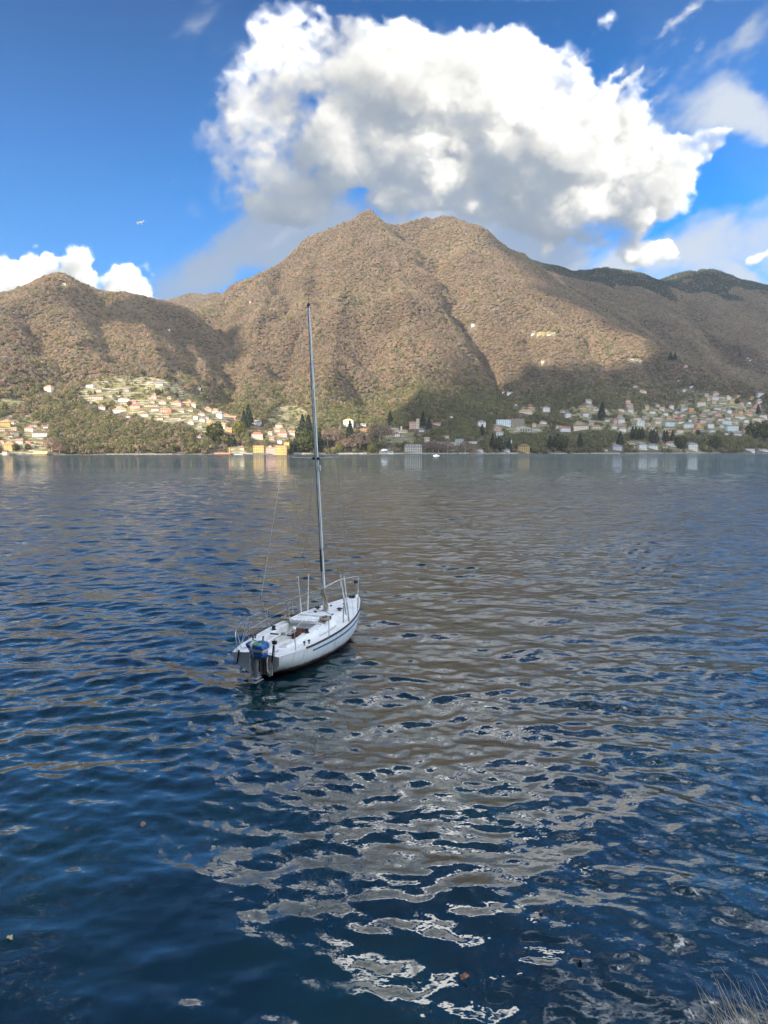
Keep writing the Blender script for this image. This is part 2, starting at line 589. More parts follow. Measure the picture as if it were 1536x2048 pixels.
_n2 = np.random.default_rng(3)
_tile = _n2.standard_normal((256, 256)).astype(np.float32)


def vnoise(x, y, cell, seed=0):
    fx, fy = x / cell + 37.7 * seed, y / cell + 91.3 * seed
    ix, iy = np.floor(fx).astype(int), np.floor(fy).astype(int)
    rx, ry = fx - ix, fy - iy
    rx, ry = rx * rx * (3 - 2 * rx), ry * ry * (3 - 2 * ry)
    g = lambda i, j: _tile[(iy + j) & 255, (ix + i) & 255]
    return (g(0, 0) * (1 - rx) + g(1, 0) * rx) * (1 - ry) + (g(0, 1) * (1 - rx) + g(1, 1) * rx) * ry


def height_plain(x, y):
    """height of the far shore above the lake, metres"""
    x, y = np.asarray(x, float), np.asarray(y, float)
    best = np.full(np.broadcast(x, y).shape, -1e9)
    ssum = np.zeros_like(best)
    k = 9.0
    vals = []
    for st, a, b in SEG:
        ax, ay, az = a
        bx, by, bz = b
        L2 = (bx - ax) ** 2 + (by - ay) ** 2
        t = np.clip(((x - ax) * (bx - ax) + (y - ay) * (by - ay)) / L2, 0, 1)
        d = np.hypot(x - ax - t * (bx - ax), y - ay - t * (by - ay))
        v = az + t * (bz - az) - st * d
        new = np.maximum(best, v)
        ssum = ssum * np.exp((best - new) / k) + np.exp((v - new) / k)
        best = new
    h = best + k * np.log(ssum) * .6
    din = y - shore_y(x)
    base = 9 + .20 * np.maximum(din, 0) - .00001 * np.maximum(din, 0) ** 2
    mx = np.maximum(h, base)
    q = np.maximum(60 - np.abs(h - base), 0) / 60
    h = mx + q * q * 60 * .25
    am = np.clip(h / 160, 0, 1)
    h = h + am * (12 * vnoise(x, y, 230, 1) + 8 * vnoise(x, y, 105, 2)) + np.clip(h / 60, 0, 1) * 2.2 * vnoise(x, y, 38, 3)
    ap = 3.0 + .72 * np.maximum(din, 0) + 3 * vnoise(x, y, 60, 4) * np.clip(din / 30, 0, 1)
    q = np.maximum(20 - np.abs(h - ap), 0) / 20
    h = np.minimum(h, ap) - q * q * 20 * .25
    return np.where(din < 0, np.maximum(-6, 1.2 + din * .5), np.maximum(h, 1.2 + np.minimum(din, 4) * .3))


GULLIES = [  # depth, width, [(column, row), ...] traced down the slopes
    (84, 62, [(845, 448), (872, 500), (905, 560), (945, 612), (975, 660), (1010, 705), (1036, 752)]),
    (46, 60, [(446, 592), (440, 640), (436, 690), (446, 750), (440, 800)]),
    (44, 48, [(560, 530), (575, 580), (560, 625)]), (39, 45, [(610, 640), (590, 690), (600, 740)]), (20, 45, [(716, 610), (735, 690), (738, 760), (730, 810)]), (33, 40, [(800, 640), (822, 700), (815, 760)]),
    (44, 40, [(1035, 640), (1075, 690), (1105, 735)]), (39, 40, [(1150, 640), (1200, 700), (1230, 745)]), (36, 40, [(640, 500), (650, 560), (640, 620)]), (39, 45, [(860, 450), (880, 480), (905, 520)]),
    (33, 40, [(180, 590), (200, 650), (230, 710)]), (33, 40, [(60, 620), (100, 690), (130, 740)]), (33, 40, [(350, 640), (370, 690), (380, 740)]), (39, 50, [(1290, 640), (1370, 700), (1440, 750)]), (39, 55, [(1360, 590), (1420, 660), (1470, 720)]),
]
CH = []


def height(x, y):
    """height of the far shore above the lake, metres, with its gullies"""
    x, y = np.asarray(x, float), np.asarray(y, float)
    h = height_plain(x, y)
    x, y = x + 16 * vnoise(x, y, 130, 31) + 8 * vnoise(x, y, 50, 32), y + 16 * vnoise(x, y, 130, 33)
    cut = np.zeros_like(h)
    for dep, wid, pts in CH:
        for (ax, ay), (bx, by) in zip(pts[:-1], pts[1:]):
            L2 = (bx - ax) ** 2 + (by - ay) ** 2 + 1e-6
            t = np.clip(((x - ax) * (bx - ax) + (y - ay) * (by - ay)) / L2, 0, 1)
            d = np.hypot(x - ax - t * (bx - ax), y - ay - t * (by - ay))
            cut = np.maximum(cut, dep * np.exp(-(d / wid) ** 1.5))
    return h - cut * np.clip((h - 25) / 120, 0, 1)


def hit(u, v, d0=1000.0, d1=5200.0):
    """where the line of sight through a point of the photograph first meets the far shore"""
    r = ray(u, v)
    ys = np.arange(d0, d1, 3.0)
    xs = r[0] / r[1] * ys
    zs = CAMH + r[2] / r[1] * ys
    g = height(xs, ys) - zs
    i = np.argmax(g > 0)
    if g[i] <= 0:
        i = len(ys) - 1
    return float(xs[i]), float(ys[i]), float(height(xs[i], ys[i]))


CH = [(d, w, [hit(*p)[:2] for p in pts]) for d, w, pts in GULLIES]

# --- clearings: terraces, meadows and gardens round the houses (columns, rows of the photograph)
CLEAR = [  # centre, half width, half height, turn, amount
    (300, 800, 130, 38, -14, 1.0), (400, 835, 60, 28, -18, 1.0), (310, 766, 55, 10, -8, .95), (225, 790, 70, 22, 0, .9),
    (35, 865, 55, 36, 0, .9), (55, 893, 50, 18, 0, .95), (20, 806, 34, 10, 0, .9), (575, 838, 42, 28, 8, 1.0), (545, 870, 60, 14, 0, .6), (515, 900, 70, 10, 0, .8),
    (700, 880, 40, 10, 0, .5), (800, 875, 50, 14, 0, .6), (860, 900, 120, 8, 0, .5), (1045, 855, 70, 18, 0, .6), (1190, 835, 60, 26, -12, .75),
    (1240, 850, 70, 20, -5, .7), (1330, 845, 110, 28, -6, .75), (1440, 825, 90, 34, -6, .8), (1480, 845, 80, 26, 0, .7), (1300, 890, 90, 12, 0, .6), (1385, 895, 40, 12, 0, .6),
    (1060, 820, 40, 8, 0, .6), (1090, 668, 30, 4, 0, .9), (1090, 730, 16, 4, 0, .7), (1270, 720, 20, 5, 0, .6), (1375, 785, 40, 12, 0, .5), (128, 570, 10, 5, 0, .8),
    (1000, 886, 60, 14, 0, .4), (1190, 900, 60, 8, 0, .35), (960, 786, 12, 3, 0, .4), (1285, 780, 16, 6, 0, .5),
]


def clearing(x, y, z):
    u, v = proj(x, y, z)
    a = np.zeros_like(u)
    for cx, cy, rx, ry, rot, am in CLEAR:
        c_, s_ = cos(radians(rot)), sin(radians(rot))
        p, q = u - cx, -(v - cy)
        r = np.hypot((p * c_ + q * s_) / rx, (-p * s_ + q * c_) / ry)
        a = np.maximum(a, am * np.clip((1.25 - r) / .45, 0, 1))
    return a


def grid_mesh(name, X, Y, Z, attrs=None):
    r, c = X.shape
    me = bpy.data.meshes.new(name)
    co = np.stack([X, Y, Z], -1).reshape(-1, 3).astype(np.float32)
    idx = np.arange(r * c).reshape(r, c)
    q = np.stack([idx[:-1, :-1], idx[:-1, 1:], idx[1:, 1:], idx[1:, :-1]], -1).reshape(-1, 4)
    me.vertices.add(len(co))
    me.vertices.foreach_set('co', co.ravel())
    me.loops.add(q.size)
    me.loops.foreach_set('vertex_index', q.ravel().astype(np.int32))
    me.polygons.add(len(q))
    me.polygons.foreach_set('loop_start', (np.arange(len(q)) * 4).astype(np.int32))
    me.update(calc_edges=True)
    for k, v in (attrs or {}).items():
        at = me.attributes.new(k, 'FLOAT', 'POINT')
        at.data.foreach_set('value', np.asarray(v, np.float32).ravel())
    me.shade_smooth()
    return me


def mat_hill():
    m, n, b = material('hillside')
    geo = n.node('ShaderNodeNewGeometry')
    p = geo.outputs['Position']
    at = n.node('ShaderNodeAttribute', attribute_name='clear')
    cl = at.outputs['Fac']
    f1 = n.noise(p, 0.02, 6, 0.6)
    f2 = n.noise(p, 0.12, 5, 0.65)
    f3 = n.noise(p, 0.035, 4, 0.6)
    soil = n.mix(n.rng(f2, .3, .7), (0.060, 0.046, 0.034), (0.13, 0.098, 0.070))
    soil = n.mix(n.rng(f1, .45, .7), soil, (0.075, 0.072, 0.042))
    grass = n.mix(n.rng(f3, .35, .65), (0.105, 0.105, 0.042), (0.19, 0.165, 0.080))
    px, py, pz = n.sep(p)
    st = n.m('FRACT', n.m('ADD', n.m('MULTIPLY', pz, 0.21), n.m('MULTIPLY', n.noise(p, 0.014, 4, .6), 5.0)))
    wall = n.m('MULTIPLY', n.m('LESS_THAN', st, 0.36), n.rng(n.noise(p, 0.028, 4), .42, .50))
    stone = n.mix(n.rng(f2, .3, .7), (0.20, 0.17, 0.13), (0.38, 0.335, 0.265))
    grass = n.mix(wall, grass, stone)
    col = n.mix(n.rng(n.m('ADD', cl, n.m('MULTIPLY', n.m('SUBTRACT', f2, .5), .5)), .35, .65), soil, grass)
    # bare shore rock
    col = n.mix(n.rng(pz, 2.4, 1.4), col, n.mix(n.rng(f2, .3, .7), (0.05, 0.05, 0.045), (0.15, 0.145, 0.13)))
    n.put(b.inputs['Base Color'], col)
    b.inputs['Roughness'].default_value = 0.95
    b.inputs['Specular IOR Level'].default_value = 0.1
    bp = n.node('ShaderNodeBump')
    bp.inputs['Strength'].default_value = 0.8
    bp.inputs['Distance'].default_value = 3.0
    n.put(bp.inputs['Height'], f2)
    n.put(b.inputs['Normal'], bp.outputs[0])
    return m


M_HILL = mat_hill()
gx = np.arange(-2600, 3000, 13.0)
gy = np.concatenate([np.arange(960, 1900, 7.0), np.arange(1900, 5200, 14.0)])
GX, GY = np.meshgrid(gx, gy)
GZ = height(GX, GY)
GC = clearing(GX, GY, GZ)
me = grid_mesh('hills', GX, GY, GZ, {'clear': GC})
me.materials.append(M_HILL)
hills = bpy.data.objects.new('hills', me)
COL.objects.link(hills)
tag(hills, kind='structure')

# lake bed and land below everything, and the near hill that keeps the boat out of the sun
def near_height(x, y):
    d = 2.0 - y
    crest = 330 + 60 * vnoise(x, y, 400, 9) - 150 * smoothstep(x, 100, 1200)
    w = np.where(y > -320, smoothstep(d, 4, 322), 1 - .5 * smoothstep(-y, 320, 2000))
    h = 4.3 + np.maximum(d, 0) * .05 + crest * w + np.clip(d / 300, 0, 1) * (5 * vnoise(x, y, 90, 8))
    return np.where(d < 0, np.maximum(4.3 + d * 3.6, -9), h)


nx = np.concatenate([np.arange(-3600, -60, 40.0), np.arange(-60, 60, 3.0), np.arange(60, 2400, 60.0)])
ny = np.concatenate([np.arange(-1800, -400, 60.0), np.arange(-400, -60, 12.0), np.arange(-60, 0, 4.0), np.arange(0, 8, 0.5)])
NX, NY = np.meshgrid(nx, ny)
NZ = near_height(NX, NY)
me = grid_mesh('near_hill', NX, NY, NZ, {'clear': np.zeros_like(NX)})
me.materials.append(M_HILL)
nh = bpy.data.objects.new('near_hill', me)
COL.objects.link(nh)
tag(nh, kind='structure')
bed = MB().add([(-9000, -9000, -9.5), (9000, -9000, -9.5), (9000, 9000, -9.5), (-9000, 9000, -9.5)], [(0, 1, 2, 3)]).build('lake_bed', paint('lake_bed', (.03, .04, .035), .9))
tag(bed, kind='structure')


# ------------------------------------------------------------------ unseen clouds behind the viewer, outlined to lay shade on the far slopes
def shade_cloud(outline, alt, label, seed, puff=(70, 150)):
    """an unseen flat-bottomed cumulus, at its own height up the sunbeams from the slopes it shades"""
    rng = np.random.default_rng(seed)
    pts = []
    for u, v in outline:
        x, y, z = hit(u, v)
        t = (alt - z) / SUN_DIR.z
        pts.append((x + SUN_DIR.x * t, y + SUN_DIR.y * t))
    P = np.array(pts)

    def inside(px, py):
        c = np.zeros(px.shape, bool)
        for (x0, y0), (x1, y1) in zip(P, np.roll(P, -1, 0)):
            c ^= ((y0 > py) != (y1 > py)) & (px < (x1 - x0) * (py - y0) / (y1 - y0 + 1e-9) + x0)
        return c
    lo, hi = P.min(0), P.max(0)
    cx, cy = rng.uniform(lo[0], hi[0], 9000), rng.uniform(lo[1], hi[1], 9000)
    ok = inside(cx, cy)
    cx, cy = cx[ok][:900], cy[ok][:900]
    bm = bmesh.new()
    bmesh.ops.create_icosphere(bm, subdivisions=2, radius=1)
    sv = np.array([v.co[:] for v in bm.verts])
    sf = np.array([[v.index for v in f.verts] for f in bm.faces])
    bm.free()
    vs, fs = [], []
    c0 = P.mean(0)
    for i, (x, y) in enumerate(zip(cx, cy)):
        r = rng.uniform(*puff)
        w = sv * r * (1 + .12 * rng.standard_normal((len(sv), 1)))
        w[:, 2] = np.maximum(w[:, 2] * .8, -r * .25) + rng.uniform(0, 60)
        vs.append(w + [x - c0[0], y - c0[1], 0])
        fs.append(sf + i * len(sv))
    me = bpy.data.meshes.new('unseen_shade_cloud')
    me.from_pydata(np.concatenate(vs).tolist(), [], np.concatenate(fs).tolist())
    me.shade_smooth()
    m, n, b = material('cloud_white')
    b.inputs['Base Color'].default_value = (.9, .9, .9, 1)
    b.inputs['Roughness'].default_value = 1
    me.materials.append(m)
    o = bpy.data.objects.new('unseen_shade_cloud', me)
    o.location = (c0[0], c0[1], alt)
    COL.objects.link(o)
    return tag(o, kind='structure')


shade_cloud([(775, 912), (790, 890), (840, 855), (900, 825), (960, 800), (1020, 778), (1090, 770), (1180, 770), (1260, 758), (1340, 748), (1420, 745), (1500, 735), (1640, 740), (1680, 830), (1660, 905), (1500, 908), (1300, 909), (1100, 909), (920, 911)], 2700, 'a', 41, (45, 95))
shade_cloud([(215, 628), (280, 612), (330, 618), (350, 632), (340, 648), (280, 645), (225, 645)], 2500, 'b', 43, (22, 45))
shade_cloud([(1045, 522), (1150, 545), (1250, 556), (1320, 566), (1440, 552), (1560, 580), (1640, 640), (1640, 760), (1560, 748), (1450, 742), (1360, 715), (1280, 680), (1180, 620), (1090, 565)], 3200, 'c', 44, (45, 100))

# ------------------------------------------------------------------ water: real waves near the viewer, finer and finer ripples as bump farther out
def make_waves():
    rng = np.random.default_rng(21)
    out = []
    for lo, hi, cnt, var, mean, spread in (   # wavelengths, number, slope variance, heading from straight ahead, spread
            (2.6, 6.0, 14, .0006, 12, 20), (1.1, 2.6, 30, .0018, 8, 36), (0.5, 1.1, 46, .0029, 0, 50), (0.22, 0.5, 54, .0019, -4, 55), (0.12, 0.22, 36, .0004, -10, 80)):
        lam = np.exp(rng.uniform(np.log(lo), np.log(hi), cnt))
        th = np.radians(mean + rng.normal(0, spread, cnt))
        s = np.sqrt(2 * var / cnt) * rng.uniform(.6, 1.4, cnt)
        for l, t, a in zip(lam, th, s):
            out.append((l, t, a, rng.uniform(0, 2 * pi)))
    return out


WAVES = make_waves()


def water_mesh():
    R = [5.0]
    while R[-1] < 6000:
        r = R[-1]
        R.append(r * (1.0025 if r < 160 else 1.0065 if r < 500 else 1.03))
    R = np.array(R)
    A = np.radians(np.linspace(-43, 43, 960))
    X = R[:, None] * np.sin(A)[None]
    Y = R[:, None] * np.cos(A)[None]
    step = np.gradient(R)[:, None]
    Z = np.zeros_like(X)
    DX = np.zeros_like(X)
    DY = np.zeros_like(X)
    n1 = vnoise(X, Y, 7.0, 11) * .5 + vnoise(X, Y, 19.0, 12) * .6
    patchy = np.clip(1 + .45 * n1, .35, 1.9)
    fetch = np.interp(R, [6, 11, 15, 22, 40, 90], [.58, .70, .98, 1.4, 1.65, 1.8])[:, None]     # calmer in the lee of the bank
    lost = np.zeros_like(R)
    tot = sum(a * a for _, _, a, _ in WAVES)
    for l, t, a, ph in WAVES:
        fade = np.clip((l / np.maximum(step, 0.004 * R[:, None]) - 2.6) / 2.2, 0, 1)
        lost += (1 - fade[:, 0] ** 2) * a * a
        rows = np.nonzero(fade[:, 0] > 0)[0]
        if not len(rows):
            continue
        e = rows[-1] + 1
        k = 2 * pi / l
        p = k * (X[:e] * sin(t) + Y[:e] * cos(t)) + ph
        g = (patchy[:e] if l < 1.1 else 1) * fade[:e] * fetch[:e] * a / k
        Z[:e] += g * np.cos(p)
        g = g * .8 * np.sin(p)
        DX[:e] -= g * sin(t)
        DY[:e] -= g * cos(t)
    bump = np.repeat((lost / tot)[:, None], len(A), 1)
    me = grid_mesh('water', X + DX, Y + DY, Z, {'ripple': bump})
    return me


def mat_water():
    m, n, b = material('lake_water')
    geo = n.node('ShaderNodeNewGeometry')
    p = geo.outputs['Position']
    at = n.node('ShaderNodeAttribute', attribute_name='ripple')
    rip = at.outputs['Fac']
    deep = n.mix(n.rng(n.noise(p, 0.22, 4, .6), .42, .62), (0.0012, 0.018, 0.026), (0.003, 0.028, 0.030))
    n.put(b.inputs['Base Color'], deep)
    n.put(b.inputs['Roughness'], n.rng(n.v('LENGTH', p), 250, 1200, 0.02, 0.14))
    b.inputs['IOR'].default_value = 2.15
    # unresolved chop: three crossing noises, elongated along the crests
    q1 = n.mapping(p, rot=(0, 0, radians(-9)), scale=(.55, 1, 1))
    h = n.m('ADD', n.m('MULTIPLY', n.noise(q1, 0.9, 2, .5), .26), n.m('MULTIPLY', n.noise(p, 3.2, 3, .55), .085))
    h = n.m('ADD', h, n.m('MULTIPLY', n.noise(n.mapping(p, scale=(.7, 1, 1)), 0.28, 2, .5), .42))
    far = n.rng(n.v('LENGTH', p), 70, 800, 1.0, 4.5, False)
    gust = n.m('MULTIPLY', far, n.rng(n.noise(n.mapping(p, scale=(.3, 1, 1)), 0.012, 3, .6), .35, .7, .55, 1.25))
    bp = n.node('ShaderNodeBump')
    n.put(bp.inputs['Height'], n.m('MULTIPLY', h, gust))
    n.put(bp.inputs['Strength'], n.m('MULTIPLY', n.m('POWER', rip, 0.5), 1.0))
    bp.inputs['Distance'].default_value = 1.0
    n.put(b.inputs['Normal'], bp.outputs[0])
    return m


me = water_mesh()
me.materials.append(mat_water())
water = bpy.data.objects.new('water', me)
COL.objects.link(water)
tag(water, kind='structure')

# ------------------------------------------------------------------ woods on the far shore
def leaf_mesh(name, mat, pts, nrm, size, rng):
    """many small three- and four-sided leaf or twig sprays, each turned its own way"""
    n = len(pts)
    t = np.cross(nrm, rng.standard_normal((n, 3)))
    t /= np.linalg.norm(t, axis=1, keepdims=True) + 1e-9
    b = np.cross(nrm, t)
    s = (size * rng.uniform(.6, 1.35, n))[:, None]
    vs = np.concatenate([pts + t * s, pts + b * s * .8, pts - t * s * .9, pts - b * s * .7], 1).reshape(-1, 3)
    me = bpy.data.meshes.new(name)
    me.from_pydata(vs.tolist(), [], np.arange(4 * n).reshape(-1, 4).tolist())
    me.materials.append(mat)
    return me


def crown_points(n, rng, kind):
    d = rng.standard_normal((n, 3))
    d /= np.linalg.norm(d, axis=1, keepdims=True)
    if kind == 'bare':
        d[:, 2] = np.abs(d[:, 2]) * 1.0 - .25
        r = rng.uniform(.35, 1, n) ** .5
        lump = 1 + .28 * np.sin(d[:, 0] * 5 + rng.uniform(0, 6)) * np.sin(d[:, 1] * 5 + rng.uniform(0, 6))
        p = d * (r * lump)[:, None]
        p[:, 2] = p[:, 2] * .95 + .62
    elif kind == 'round':
        r = rng.uniform(.55, 1, n) ** .5
        lump = 1 + .22 * np.sin(d[:, 0] * 6 + rng.uniform(0, 6)) * np.sin(d[:, 2] * 5 + rng.uniform(0, 6))
        p = d * (r * lump)[:, None]
        p[:, 2] = p[:, 2] * 1.05 + .9
    else:   # conifer or cypress: a narrow cone of whorls
        z = rng.uniform(0, 1, n) ** .8
        a = rng.uniform(0, 2 * pi, n)
        wid = (1 - z) ** .85 * (1 + .22 * np.sin(z * 42)) if kind == 'conifer' else np.sin(np.clip(z * 1.02 + .06, 0, 1) * pi) ** .55 * (1.15 - .5 * z)
        rr = wid * rng.uniform(.55, 1, n) ** .5
        p = np.stack([np.cos(a) * rr, np.sin(a) * rr, z * 3.2 + .25], 1)
        d = np.stack([np.cos(a), np.sin(a), np.full(n, .5)], 1)
    nr = d + rng.standard_normal((n, 3)) * .55
    nr /= np.linalg.norm(nr, axis=1, keepdims=True)
    return p, nr


def mat_leaf(name, instanced, col=None, var=.22):
    m, n, b = material(name)
    if instanced:
        at = n.node('ShaderNodeAttribute', attribute_type='INSTANCER', attribute_name='tint')
        c = at.outputs['Color']
    else:
        c = col
    geo = n.node('ShaderNodeNewGeometry')
    rnd = n.m('MULTIPLY_ADD', geo.outputs['Random Per Island'], 2 * var, 1 - var)
    cc = n.v('SCALE', c, rnd)
    df, tr, mx = n.node('ShaderNodeBsdfDiffuse'), n.node('ShaderNodeBsdfTranslucent'), n.node('ShaderNodeMixShader')
    n.put(df.inputs[0], cc)
    n.put(tr.inputs[0], cc)
    mx.inputs[0].default_value = 0.44
    n.t.links.new(df.outputs[0], mx.inputs[1])
    n.t.links.new(tr.outputs[0], mx.inputs[2])
    n.t.links.new(mx.outputs[0], n.t.nodes['Material Output'].inputs[0])
    n.t.nodes.remove(b)
    return m


M_SPRAY = mat_leaf('tree_spray', True)


def visible_points(n, rng):
    """points spread evenly over the slopes that face the viewer"""
    ub = np.arange(-260, 1800, 4.0)
    ds = np.arange(960, 5200, 8.0)
    r0 = np.array([ray(u, 900) for u in ub])
    tx = (r0[:, 0] / r0[:, 1])[:, None]
    Yg = np.repeat(ds[None], len(ub), 0)
    Xg = tx * Yg
    Hg = height(Xg, Yg)
    _, Vg = proj(Xg, Yg, Hg)
    Vg[Hg < 1.0] = 5000
    run = np.minimum.accumulate(Vg, 1)
    x = rng.uniform(-2400, 2700, n)
    y = rng.uniform(960, 4600, n)
    ok = np.abs(x / y) < .62
    x, y = x[ok], y[ok]
    z = height(x, y)
    din = y - shore_y(x)
    u, v = proj(x, y, z + 9)
    iu = np.clip(((u - ub[0]) / 4).astype(int), 0, len(ub) - 1)
    iy = np.clip(((y - ds[0]) / 8).astype(int) - 3, 0, len(ds) - 1)
    ok = (din > 1.5) & (v < run[iu, iy] + 5)
    return x[ok], y[ok], z[ok], u[ok], v[ok]


HOUSE_BOXES = []     # filled by the houses: column, top row, half width, bottom row, distance


def forest():
    rng = np.random.default_rng(77)
    x, y, z, u, v = visible_points(780000, rng)
    cl = clearing(x, y, z)
    un, vn_ = proj(x, y, z)
    keep = rng.random(len(x)) > np.clip(cl * np.where(u > 1000, .66, .76) - .06, 0, .72)
    # leave the fronts of the houses open
    for hu, h0, hw, h1, hd in HOUSE_BOXES:
        inside = (np.abs(un - hu) < hw + 5) & (v < h1 + 1) & (vn_ > h0 - 2) & (y < hd + 12)
        keep &= ~inside
    x, y, z, u, v, cl = [q[keep] for q in (x, y, z, u, v, cl)]
    n = len(x)
    big = vnoise(x, y, 150, 21) * .6 + vnoise(x, y, 55, 22) * .5
    low = np.clip((190 - z) / 150, 0, 1)
    right = np.clip((un[keep] - 730) / 120, 0, 1) * np.clip((230 - z) / 120, 0, 1)
    pe = .06 + .46 * low + .36 * right + .2 * big * (.25 + low) + .25 * cl
    ever = rng.random(n) < np.clip(pe, .01, .85)
    ridge = (un[keep] > 1040) & (y > 3550) & (v < 600) & (vnoise(x, y, 120, 5) + (590 - v) / 28 > .3)
    conif = (ridge & (rng.random(n) < .85)) | (ever & (rng.random(n) < .10))
    kinds = np.where(conif, 2, np.where(ever, 1, 0))
    base = rng.uniform(.80, 1.2, n) * (1 + .12 * big)
    warm = rng.random(n)
    tint = np.zeros((n, 4), np.float32)
    tint[:, 3] = 1
    bro = np.stack([.306 + .025 * warm, .231 + .004 * warm, .167 - .012 * warm], 1)
    olive = (rng.random(n) < .10 + .16 * low)
    bro[olive] = (.22, .205, .11)
    grey = rng.random(n) < .10
    bro[grey] = (.26, .235, .20)
    grn = np.stack([.15 + .07 * warm, .16 + .03 * warm, .078 + .012 * warm], 1)
    con = np.stack([.065 + .02 * warm, .09 + .016 * warm, .062 + 0 * warm], 1)
    tint[:, :3] = np.where((kinds == 0)[:, None], bro, np.where((kinds == 1)[:, None], grn, con)) * base[:, None]
    size = np.where(kinds == 2, rng.uniform(2.2, 3.4, n), rng.uniform(3.1, 6.0, n)) * np.where(cl > .35, rng.uniform(.3, .8, n), 1.0)
    temps = {}
    for k, kind in enumerate(('bare', 'round', 'conifer')):
        temps[k] = []
        for i in range(4):
            p, nr = crown_points((110, 120, 110)[k], rng, kind)
            sz = (.20, .24, .26)[k]
            me = leaf_mesh('spray_' + kind, M_SPRAY, p, nr, sz, rng)
            temps[k].append(bpy.data.objects.new('spray_' + kind, me))     # never linked: only a shape to scatter
    spec = {0: ('bare_woodland', 'bare brown winter woodland covering the mountain slopes across the lake', 'woodland'),
            1: ('evergreen_wood', 'dark evergreen trees mixed through the lower slopes and shore', 'woodland'),
            2: ('conifer_wood', 'dark pointed conifers along the far right ridge and scattered on slopes', 'woodland')}
    for k in range(3):
        s = kinds == k
        me = bpy.data.meshes.new(spec[k][0])
        co = np.stack([x, y, z - .8], 1)[s].astype(np.float32)
        me.vertices.add(len(co))
        me.vertices.foreach_set('co', co.ravel())
        for nm, ty, arr, fld in (('tint', 'FLOAT_COLOR', tint[s], 'color'), ('scl', 'FLOAT', size[s], 'value'), ('rot', 'FLOAT', rng.uniform(0, 6.28, s.sum()), 'value'), ('pick', 'INT', rng.integers(0, 4, s.sum()), 'value')):
            a = me.attributes.new(nm, ty, 'POINT')
            a.data.foreach_set(fld, np.ascontiguousarray(arr, np.int32 if ty == 'INT' else np.float32).ravel())
        o = bpy.data.objects.new(spec[k][0], me)
        COL.objects.link(o)
        tag(o, spec[k][1], spec[k][2], kind='stuff')
        g = bpy.data.node_groups.new(spec[k][0], 'GeometryNodeTree')
        g.interface.new_socket('Geometry', in_out='INPUT', socket_type='NodeSocketGeometry')
        g.interface.new_socket('Geometry', in_out='OUTPUT', socket_type='NodeSocketGeometry')
        N_ = g.nodes
        gi, go = N_.new('NodeGroupInput'), N_.new('NodeGroupOutput')
        inst = N_.new('GeometryNodeInstanceOnPoints')
        join = N_.new('GeometryNodeJoinGeometry')
        for t in temps[k]:
            oi = N_.new('GeometryNodeObjectInfo')
            oi.inputs['Object'].default_value = t
            oi.inputs['As Instance'].default_value = True
            g.links.new(oi.outputs['Geometry'], join.inputs[0])
        def attr(nm, ty):
            a = N_.new('GeometryNodeInputNamedAttribute')
            a.data_type = ty
            a.inputs['Name'].default_value = nm
            return a.outputs[0]
        comb = N_.new('ShaderNodeCombineXYZ')
        g.links.new(attr('rot', 'FLOAT'), comb.inputs[2])
        g.links.new(gi.outputs[0], inst.inputs['Points'])
        g.links.new(join.outputs[0], inst.inputs['Instance'])
        inst.inputs['Pick Instance'].default_value = True
        g.links.new(attr('pick', 'INT'), inst.inputs['Instance Index'])
        g.links.new(comb.outputs[0], inst.inputs['Rotation'])
        sc = N_.new('ShaderNodeCombineXYZ')
        sv = attr('scl', 'FLOAT')
        for i in range(3):
            g.links.new(sv, sc.inputs[i])
        g.links.new(sc.outputs[0], inst.inputs['Scale'])
        g.links.new(inst.outputs[0], go.inputs[0])
        md = o.modifiers.new('scatter', 'NODES')
        md.node_group = g
    print('forest', [(kinds == k).sum() for k in range(3)])

# ------------------------------------------------------------------ houses on the far shore
def wall_paint(name, col):
    m, n, b = material(name)
    tcn = n.node('ShaderNodeTexCoord')
    p = tcn.outputs['Object']
    f = n.noise(n.mapping(p, scale=(1, 1, .35)), .6, 5, .65)
    lo = tuple(q * .74 for q in col)
    n.put(b.inputs['Base Color'], n.mix(n.rng(f, .35, .6), lo, col))
    b.inputs['Roughness'].default_value = .85
    b.inputs['Specular IOR Level'].default_value = .2
    return m


def roof_tiles(name, col):
    m, n, b = material(name)
    tcn = n.node('ShaderNodeTexCoord')
    f = n.noise(tcn.outputs['Object'], .9, 6, .7)
    n.put(b.inputs['Base Color'], n.mix(n.rng(f, .3, .7), tuple(q * .6 for q in col), tuple(q * 1.15 for q in col)))
    b.inputs['Roughness'].default_value = .9
    b.inputs['Specular IOR Level'].default_value = .15
    return m


WCOL = {'white': (.74, .72, .67), 'cream': (.70, .60, .44), 'yellow': (.58, .41, .15), 'orange': (.72, .36, .14), 'pink': (.66, .42, .34), 'stone': (.48, .42, .33), 'grey': (.42, .42, .41),
        'pale': (.62, .57, .48), 'red': (.48, .16, .10), 'lilac': (.50, .48, .55), 'blue-white': (.62, .69, .72), 'brown': (.30, .24, .19)}
WCOL = {k: tuple(q * .84 for q in v) for k, v in WCOL.items()}
WM = {k: wall_paint('plaster_' + k.replace('-', '_'), v) for k, v in WCOL.items()}
RCOL = {'terracotta': (.36, .20, .14), 'orange': (.44, .24, .14), 'grey': (.22, .21, .20), 'brown': (.20, .13, .09), 'red': (.36, .14, .11), 'flat': (.40, .38, .35), 'yellow': (.70, .52, .24)}
RM = {k: roof_tiles('roof_' + k, v) for k, v in RCOL.items()}
M_PANE = paint('window_dark', (.055, .055, .06), .25, .3, 2)
M_SHUT = paint('shutter_green', (.10, .13, .09), .6, .2, 2)
M_STONEWALL = wall_paint('stone_masonry', (.36, .335, .29))
M_TRIM = paint('stone_trim', (.46, .43, .37), .8)

H_LIST = []


def c2(x, y):
    return x * .3125, 700 + y * .3125


